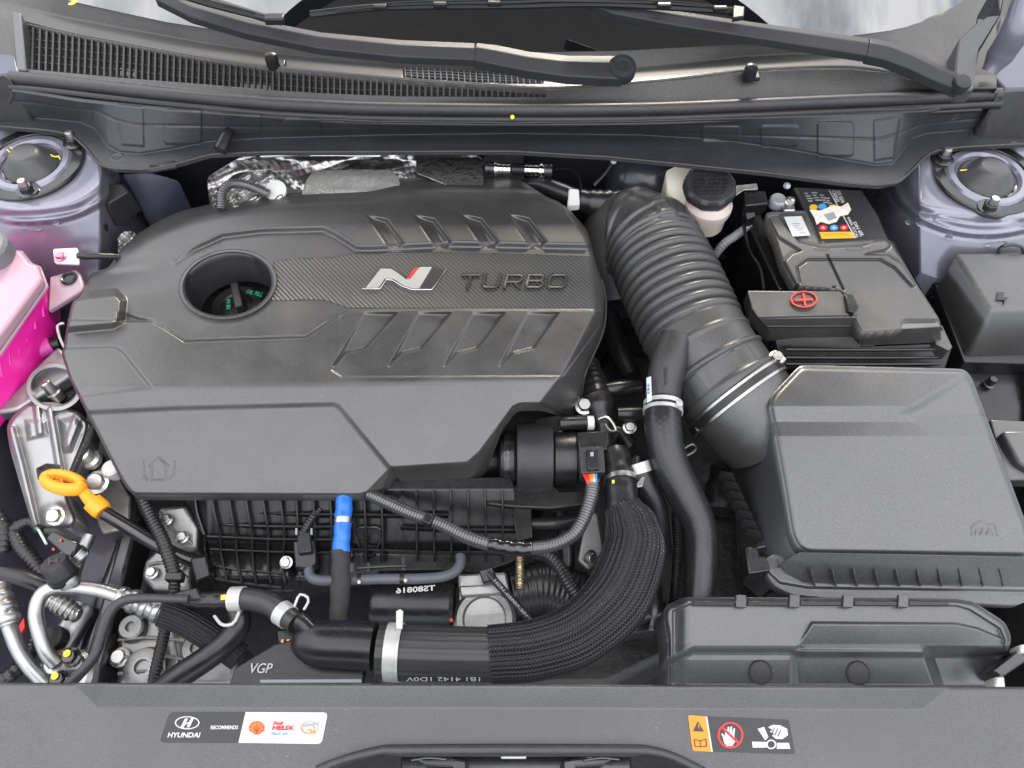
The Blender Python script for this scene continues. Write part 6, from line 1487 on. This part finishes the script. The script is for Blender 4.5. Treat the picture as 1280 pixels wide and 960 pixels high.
# ring arm round the stud
n = 48; V = []; F = []
for k in range(n):
    a = 2*math.pi*k/n
    for (rx, ry, z) in ((36,31,-0.045),(35,29.5,-0.026),(30,25,-0.026),(28,23,-0.034),(28,23,-0.060)):
        V.append(W(68+rx*math.cos(a), 484+ry*math.sin(a), z) if z > -0.05 else Vector((W(68+rx*math.cos(a), 484+ry*math.sin(a), -0.034).x, W(68+rx*math.cos(a), 484+ry*math.sin(a), -0.034).y, z)))
for k in range(n):
    for q in range(4): F.append((k*5+q, k*5+q+1, ((k+1) % n)*5+q+1, ((k+1) % n)*5+q))
mk('mount_ring', V, F, MOUNT, EM, sharp=30)
bm = bmesh.new(); bm.from_mesh(EM.children[-1].data); bmesh.ops.recalc_face_normals(bm, faces=bm.faces); bm.to_mesh(EM.children[-1].data); bm.free()
prism('ring_arm', [(28,478),(44,458),(72,432),(86,446),(92,466),(40,500),(34,505),(22,512),(10,514),(-30,520),(-30,500),(10,496)], -0.036, 0.02, MOUNT, EM, bevel=0.004, seg=3)
lathe('rubber_core', W(68, 488, -0.066), [(0.03,0),(0.03,0.006),(0.02,0.010),(0.002,0.011)], RUBBER, EM, seg=32)
lathe('stud_bolt', W(74, 498, -0.052), [(0.0085,0),(0.0085,0.010),(0.0062,0.011),(0.0062,0.026),(0.005,0.0275),(0.002,0.0275)], STEEL, EM, axis=(-0.25,0.25,0.9), seg=20)
tag(tube('foam_strip', [(115,532,-0.045,5),(106,556,-0.052,5.5),(94,580,-0.058,5),(88,596,-0.062,4.5)], plain('ragged_black_foam', (0.05, 0.05, 0.05), 0.95, var=0.6, vscale=400, bump=1.0, bscale=350, bdist=0.003), None, seg=14, step=0.0015, mod=lambda s, th: 1+0.06*np.sin(s*900+th*3)*np.cos(s*1500)), 'ragged black foam strip beside the front corner of the cover', 'foam strip')
for (x, y, z, r, ax, lab, stud) in ((122,603,-0.075,11,(0.05,-0.25,1),'large plated hex bolt beside the orange dipstick collar',0),):
    tag(bolt('hex_bolt', W(x, y, z), Rw(r, W(x,y,z)), STEEL, None, axis=ax), lab, 'bolt')
sb = thing('stud_nut', W(119, 572, -0.1), 'pale stud with a black nut at the edge of the engine cover', 'nut')
bolt('nut', W(120, 580, -0.085), Rw(10.5, W(120,578,-0.085)), DARKSTEEL, sb, axis=(-0.15,-0.1,1), flange=1.35)
lathe('stud', W(120, 578, -0.082), [(0.0115,0.004),(0.0115,0.010),(0.0085,0.013),(0.0085,0.024),(0.006,0.0265)], plain('pale_plated_stud', (0.70, 0.70, 0.66), 0.35, metal=0.7), sb, axis=(-0.2,0.0,1), seg=20)
cvb = lathe('cover_grommet', W(146, 592, -0.08), [(0.009,0),(0.010,0.006),(0.010,0.016),(0.008,0.018)], WHITEP, None, axis=(0,0,1), seg=24); tag(cvb, 'white plastic bush under the front corner of the cover', 'bush')
mp_ = prism('mount_plate', [(96,585),(140,580),(165,620),(160,660),(128,668),(112,640)], -0.105, 0.03, ALU, None, bevel=0.003); tag(mp_, 'alloy casting under the plated hex bolt', 'casting')
# ================================================================== dipstick
DK = thing('dipstick', W(120, 640, -0.12), 'orange oil dipstick with a flat ring handle in a black tube', 'dipstick')
RG = []
for k in range(29):
    a = 2*math.pi*k/28; x, y = 79+23*math.cos(a), 603+8.5*math.sin(a)+0.16*23*math.cos(a); RG.append((x, y, -0.040+0.004*math.sin(a), 6.6))
tube('ring_handle', Path(RG), ORANGE, DK, seg=14, step=0.0012, cap=False, flat=1.3)
tube('handle_neck', [(100,610,-0.042,6),(112,624,-0.048,8),(120,632,-0.052,9)], ORANGE, DK, seg=16)
tube('handle_collar', [(115,627,-0.050,12),(126,637,-0.055,12.5),(129,640,-0.056,11)], ORANGE, DK, seg=24)
letters('UNIT OIL', [(53,594),(80,598),(79,603),(52,599)], -0.0325, plain('orange_moulded_letters', (0.62, 0.22, 0.01), 0.5), DK, depth=0.001, split=False, name='handle_lettering')
tube('dipstick_tube', [(130,641,-0.058,8.5),(165,662,-0.072,8.5),(205,686,-0.090,8.5),(248,704,-0.11,8.5)], GLOSSB, DK, seg=20)
q = [(237,698,-0.095),(258,694,-0.095),(262,720,-0.1),(244,728,-0.1)]
loft('tube_bracket', [q, down(q, 0.02)], BLACKP, DK, bevel=0.002)
# ================================================================== castings and looms left of the manifold
al = thing('timing_casting', W(205, 690, -0.2), 'pale aluminium front casting beside the manifold ribs', 'casting')
for q in ([(196,634,-0.10),(232,630,-0.10),(248,660,-0.11),(246,688,-0.12),(202,690,-0.115)], [(180,700,-0.125),(200,682,-0.12),(240,690,-0.12),(236,738,-0.13),(190,738,-0.13),(176,722,-0.13)]):
    loft('casting_block', [q, grow(q, 1.04, 0.08)], ALU, al, bevel=0.005, seg=3)
for (x, y, z) in ((208,650,-0.098),(228,672,-0.106),(190,716,-0.122),(224,706,-0.118)): bolt('bolt', W(x, y, z), 0.0055, STEEL, al)
for pts in ([(200,640,-0.099,1.8),(214,660,-0.103,1.8),(240,680,-0.112,1.8)], [(184,706,-0.124,1.8),(206,704,-0.121,1.8),(234,722,-0.125,1.8)]): tube('casting_rib', pts, ALU, al, seg=8)
ac = thing('air_conditioning_compressor', W(200, 810, -0.25), 'dull aluminium compressor casting low behind the front panel', 'compressor')
q = [(144,790,-0.14),(160,774,-0.135),(205,770,-0.135),(292,800,-0.14),(300,860,-0.145),(146,860,-0.145)]
loft('compressor_body', [q, grow(q, 1.05, 0.08)], ALU, ac, bevel=0.008, seg=3)
for x in (196,212,226): tube('casting_rib', [(x,772,-0.132,2.5),(x+8,820,-0.134,2.5),(x+10,858,-0.138,2.5)], ALU, ac, seg=8)
bolt('bolt', W(150, 822, -0.135), 0.008, STEEL, ac)
for (x, y, r) in ((168,786,0.014),(182,836,0.020),(250,812,0.018)):
    lathe('casting_boss', W(x, y, -0.138), [(r*1.15,0),(r,0.004),(r,0.009),(r*0.85,0.011),(r*0.4,0.011),(r*0.35,0.007),(0.001,0.007)], ALU, ac, seg=28)
for y in (800,822,842): tube('casting_rib', [(148,y,-0.132,2.2),(190,y-3,-0.131,2.2),(236,y+2,-0.133,2.2)], ALU, ac, seg=8)
loom('crank_loom', [(176,618,-0.075,7.5),(188,645,-0.078,8),(201,670,-0.080,8.5),(212,698,-0.082,8.5),(219,722,-0.084,8.5)], 'ribbed black loom coming out under the front corner of the cover', 'wiring', pitch=0.0042)
loom('crank_loom', [(219,722,-0.086,7),(216,748,-0.098,7),(206,790,-0.11,7),(195,835,-0.118,7),(190,862,-0.12,7)], 'thin ribbed loom running down in front of the compressor', 'wiring', pitch=0.0042)
tag(wbox('loom_clamp', W(219, 722, -0.082), (0.018, 0.009, 0.012), BLACKP, None), 'black clamp joining the two looms beside the manifold', 'clip')
# small front pipe, quick connector and heater hoses
qp = thing('vacuum_pipe', W(160, 770, -0.1), 'thin black pipe bending down to the front panel beside the aluminium pipe', 'pipe')
tube('pipe_body', [(236,749,-0.044,5.5),(200,748,-0.044,5.5),(170,748,-0.044,6),(150,753,-0.044,6),(137,766,-0.044,6.5),(128,790,-0.044,6.5),(119,818,-0.044,6.5),(102,840,-0.044,6.5),(84,858,-0.044,6.5)], MATTERUB, qp, seg=16)
qc = thing('quick_connector', W(262, 752, -0.1), 'black quick connector with a yellow mark between pipe and hose', 'connector')
QC = Path([(232,750,-0.066,9),(250,751,-0.066,10.5),(270,751,-0.066,11.5),(290,750,-0.066,12)])
tube('connector_body', QC, BLACKP, qc, seg=24, mod=corr(0.014, 0.05))
q = [(214,742,-0.055),(246,734,-0.055),(252,748,-0.056),(216,754,-0.056)]
loft('connector_clip', [q, down(q, 0.008)], BLACKP, qc, bevel=0.0015)
prism('yellow_mark', [(276,744),(282,743),(282,749),(276,750)], -0.0535, 0.001, YELLOW, qc, bevel=0)
hh = thing('purge_hose', W(330, 760, -0.1), 'grey rubber hose with two pale clamps leading into the duct housing', 'hose')
HH = Path([(288,749,-0.066,13.5),(312,749,-0.064,14),(336,755,-0.060,14),(354,767,-0.056,14),(370,779,-0.052,13)])
tube('hose_body', HH, MATTERUB, hh, seg=26)
for f, nm in ((0.09, 0), (0.80, 1)):
    c = thing('pinch_clamp', W(294 if nm == 0 else 358, 750 if nm == 0 else 770, -0.09), ['pale pinch clamp on the hose beside the quick connector', 'pale pinch clamp with an upright loop next to the duct housing'][nm], 'hose clamp')
    band('clamp_band', HH, f, 0.014 if nm == 0 else 0.012, CLAMPW, c, add=0.0014)
    if nm: tube('clamp_loop', [(368,758,-0.040,1.8),(375,743,-0.036,1.8),(386,749,-0.038,1.8),(380,762,-0.042,1.8)], CLAMPW, c, seg=8)
    else: tube('clamp_loop', [(268,770,-0.062,2.0),(278,781,-0.058,2.2),(292,779,-0.056,2.2),(299,765,-0.056,2.2)], CLAMPW, c, seg=8)
ho2 = thing('heater_hose', W(250, 815, -0.13), 'black elbow hose running down from the quick connector to the front panel', 'hose')
tube('hose_body', [(296,762,-0.075,13),(299,778,-0.078,15),(288,798,-0.082,15.5),(262,820,-0.084,15.5),(225,845,-0.086,15.5),(200,864,-0.088,15.5)], RUBBER, ho2, seg=26)
cf = thing('copper_terminal', W(352, 797, -0.09), 'small black bracket with coppery pins behind the duct housing', 'bracket')
prism('bracket_plate', [(346,788),(366,787),(368,800),(348,804)], -0.078, 0.006, BLACKP, cf, bevel=0.001)
for x in (351,358): prism('copper_pin', [(x,799),(x+4,798),(x+4,805),(x,805.5)], -0.072, 0.003, plain('copper', (0.55, 0.25, 0.12), 0.35, metal=1.0) if 'copper' not in MATS else MATS['copper'], cf, bevel=0.0005)
# ================================================================== air-conditioning lines
AC = thing('aluminium_pipe', W(60, 800, -0.14), 'bent aluminium refrigerant pipe with a flange plate and crimped hose end', 'pipe')
AP = Path([(70,830,-0.075,9),(58,815,-0.066,9),(49,790,-0.058,9),(45,765,-0.054,9),(51,745,-0.052,9),(67,735,-0.052,9),(92,734,-0.053,9),(125,738,-0.056,9),(150,746,-0.060,9)])
tube('pipe_body', AP, PIPE, AC, seg=24)
CR = Path([(148,745,-0.060,12),(165,751,-0.063,13.5),(188,760,-0.068,14),(206,767,-0.072,14)])
tube('crimp_collar', CR, PIPE, AC, seg=24, mod=corr(0.013, 0.10, sharpness=0.4), step=0.0006)
tube('braided_hose', [(203,766,-0.072,17),(230,776,-0.078,17.5),(262,795,-0.086,17.5),(300,822,-0.098,17)], BRAID2, AC, seg=36)
fl_ = prism('flange_plate', rquad((56,819),(100,816),(106,835),(58,842), 9), -0.082, 0.008, ALU, AC, bevel=0.002)
lathe('pipe_seat', W(70, 831, -0.082), [(0.013,0),(0.012,0.003),(0.0095,0.005)], PIPE, AC, seg=24)
for x, y in ((89,822),(74,850)):
    bo_ = bolt('black_nut', W(x, y, -0.080), Rw(9, W(x,y,-0.08)), GLOSSB, AC, head=1.0)
    lathe('yellow_center', W(x, y-3, -0.080)+Vector((0,0,0.008)), [(0.0036,0),(0.0036,0.0012),(0.001,0.0016)], YELLOW, AC, seg=14)
lathe('flange_lower', W(86, 850, -0.105), [(0.03,0),(0.03,0.012),(0.026,0.016),(0.002,0.016)], PIPE, AC, seg=28)
SC_ = thing('service_valve', W(80, 725, -0.09), 'black service cap marked H on the aluminium pipe', 'valve')
cb0, cb1 = W(82, 724, -0.047), W(66, 702, -0.026); ax = tuple(cb1-cb0); cl0 = (cb1-cb0).length
lathe('valve_stem', W(88, 729, -0.048), [(0.0105,0),(0.0105,0.008),(0.0095,0.010)], PIPE, SC_, axis=ax, seg=24)
lathe('valve_skirt', cb0, [(0.0145,0.0),(0.0155,0.003),(0.0155,0.007)], RUBBER, SC_, axis=ax, seg=28)
lathe('service_cap', cb0, [(0.0135,0.005),(0.0135,cl0-0.002),(0.0125,cl0),(0.001,cl0)], MATTE, SC_, axis=ax, seg=36, mod=lambda a, h: 1+0.02*math.sin(a*24))
letters('H', [(60,697),(72,697),(72,706),(60,706)], -0.0235, EMBL, SC_, depth=0.001, bold=0.02)
AL2 = thing('suction_pipe', W(30, 810, -0.14), 'pale aluminium suction pipe with a crimped collar at the inner wing', 'pipe')
tube('pipe_body', [(10,778,-0.060,9),(15,792,-0.062,9),(22,810,-0.066,9),(36,832,-0.072,9),(58,856,-0.08,9)], PIPE, AL2, seg=24)
tube('crimp_collar', [(-4,734,-0.056,14),(2,752,-0.057,14),(9,770,-0.058,14),(12,782,-0.06,12)], PIPE, AL2, seg=28, mod=corr(0.012, 0.08, sharpness=0.4), step=0.0006)
ps = thing('pressure_switch', W(90, 690, -0.1), 'glossy black plug on an aluminium hex fitting above the service cap', 'switch')
q = [(57,672,-0.050),(66,663,-0.050),(97,678,-0.050),(90,696,-0.054),(80,694,-0.054)]
loft('plug', [q, down(q, 0.018)], GLOSSB, ps, bevel=0.002)
for x, y in ((65,685),(74,674)): prism('orange_tick', [(x,y),(x+3,y),(x+3,y+3),(x,y+3)], -0.0492, 0.0006, RED, ps, bevel=0)
lathe('hex_fitting', W(104, 700, -0.075), [(0.010,0),(0.012,0.004),(0.012,0.010),(0.010,0.012),(0.010,0.022)], PIPE, ps, axis=(-0.8,0.5,0.5), seg=6, sharp=20)
for k in range(3): band('thread_ring', Path([(100,697,-0.068,12),(92,691,-0.062,12)]), 0.2+0.3*k, 0.002, STEEL, ps, add=0.001)
tube('green_wire', [(57,678,-0.058,1.6),(52,668,-0.060,1.6),(46,660,-0.062,1.6)], PRGR, ps, seg=8); tube('white_wire', [(58,680,-0.056,1.6),(53,671,-0.058,1.6),(48,662,-0.060,1.6)], PRW, ps, seg=8)
loom('switch_loom', [(50,664,-0.07,5),(38,652,-0.075,6),(20,662,-0.08,8.5),(26,682,-0.085,9),(42,702,-0.090,9),(56,720,-0.095,9)], 'fat ribbed loom looping beside the pressure switch', 'wiring', mat=RUBBER, pitch=0.005)
tag(tube('refrigerant_hose', [(-14,718,-0.09,12),(10,719,-0.088,12),(32,724,-0.088,12),(58,734,-0.092,12)], RUBBER, None, seg=22), 'smooth black hose running behind the service cap', 'hose')
loom('wing_loom', [(-6,640,-0.07,9),(6,665,-0.08,9),(4,690,-0.09,9)], 'thick black loom along the inner wing above the smooth hose', 'wiring', mat=RUBBER, pitch=0.006)
loom('wing_loom', [(-10,858,-0.11,9),(16,842,-0.11,9),(36,820,-0.12,8),(48,790,-0.13,8)], 'ribbed loom low between the two aluminium pipes', 'wiring', mat=RUBBER, pitch=0.006)
rc = thing('receiver_fitting', W(90, 785, -0.16), 'aluminium receiver block with a black cap below the bent pipe', 'fitting')
lathe('receiver_body', W(78, 806, -0.13), [(0.014,0),(0.015,0.004),(0.015,0.04),(0.012,0.046)], PIPE, rc, axis=(0.35,0.9,0.1), seg=24)
lathe('receiver_cap', W(74, 800, -0.105), [(0.0125,0),(0.013,0.008),(0.012,0.012),(0.001,0.0125)], BLACKP, rc, seg=28, axis=(-0.2,0,1))
tube('threaded_neck', [(62,750,-0.085,9),(78,758,-0.09,12),(92,766,-0.095,11),(100,768,-0.096,8)], STEEL, rc, seg=20, mod=corr(0.006, 0.10), step=0.0006)
for (pts, lab) in (([(112,668,-0.11,8),(98,700,-0.115,8),(86,740,-0.12,8)],'thin steel line behind the pressure switch'),([(168,650,-0.13,11),(150,700,-0.14,11),(128,760,-0.15,11),(104,840,-0.16,11)],'grey steel brace running down behind the bent pipe')):
    tag(tube('steel_line', pts, DARKSTEEL if 'brace' in lab else PIPE, None, seg=16), lab, 'pipe')
tag(prism('red_tag', [(23,782),(30,771),(31,784),(24,795)], -0.13, 0.004, REDP, None, bevel=0.0005), 'small red tag glimpsed between the aluminium pipes', 'tag')
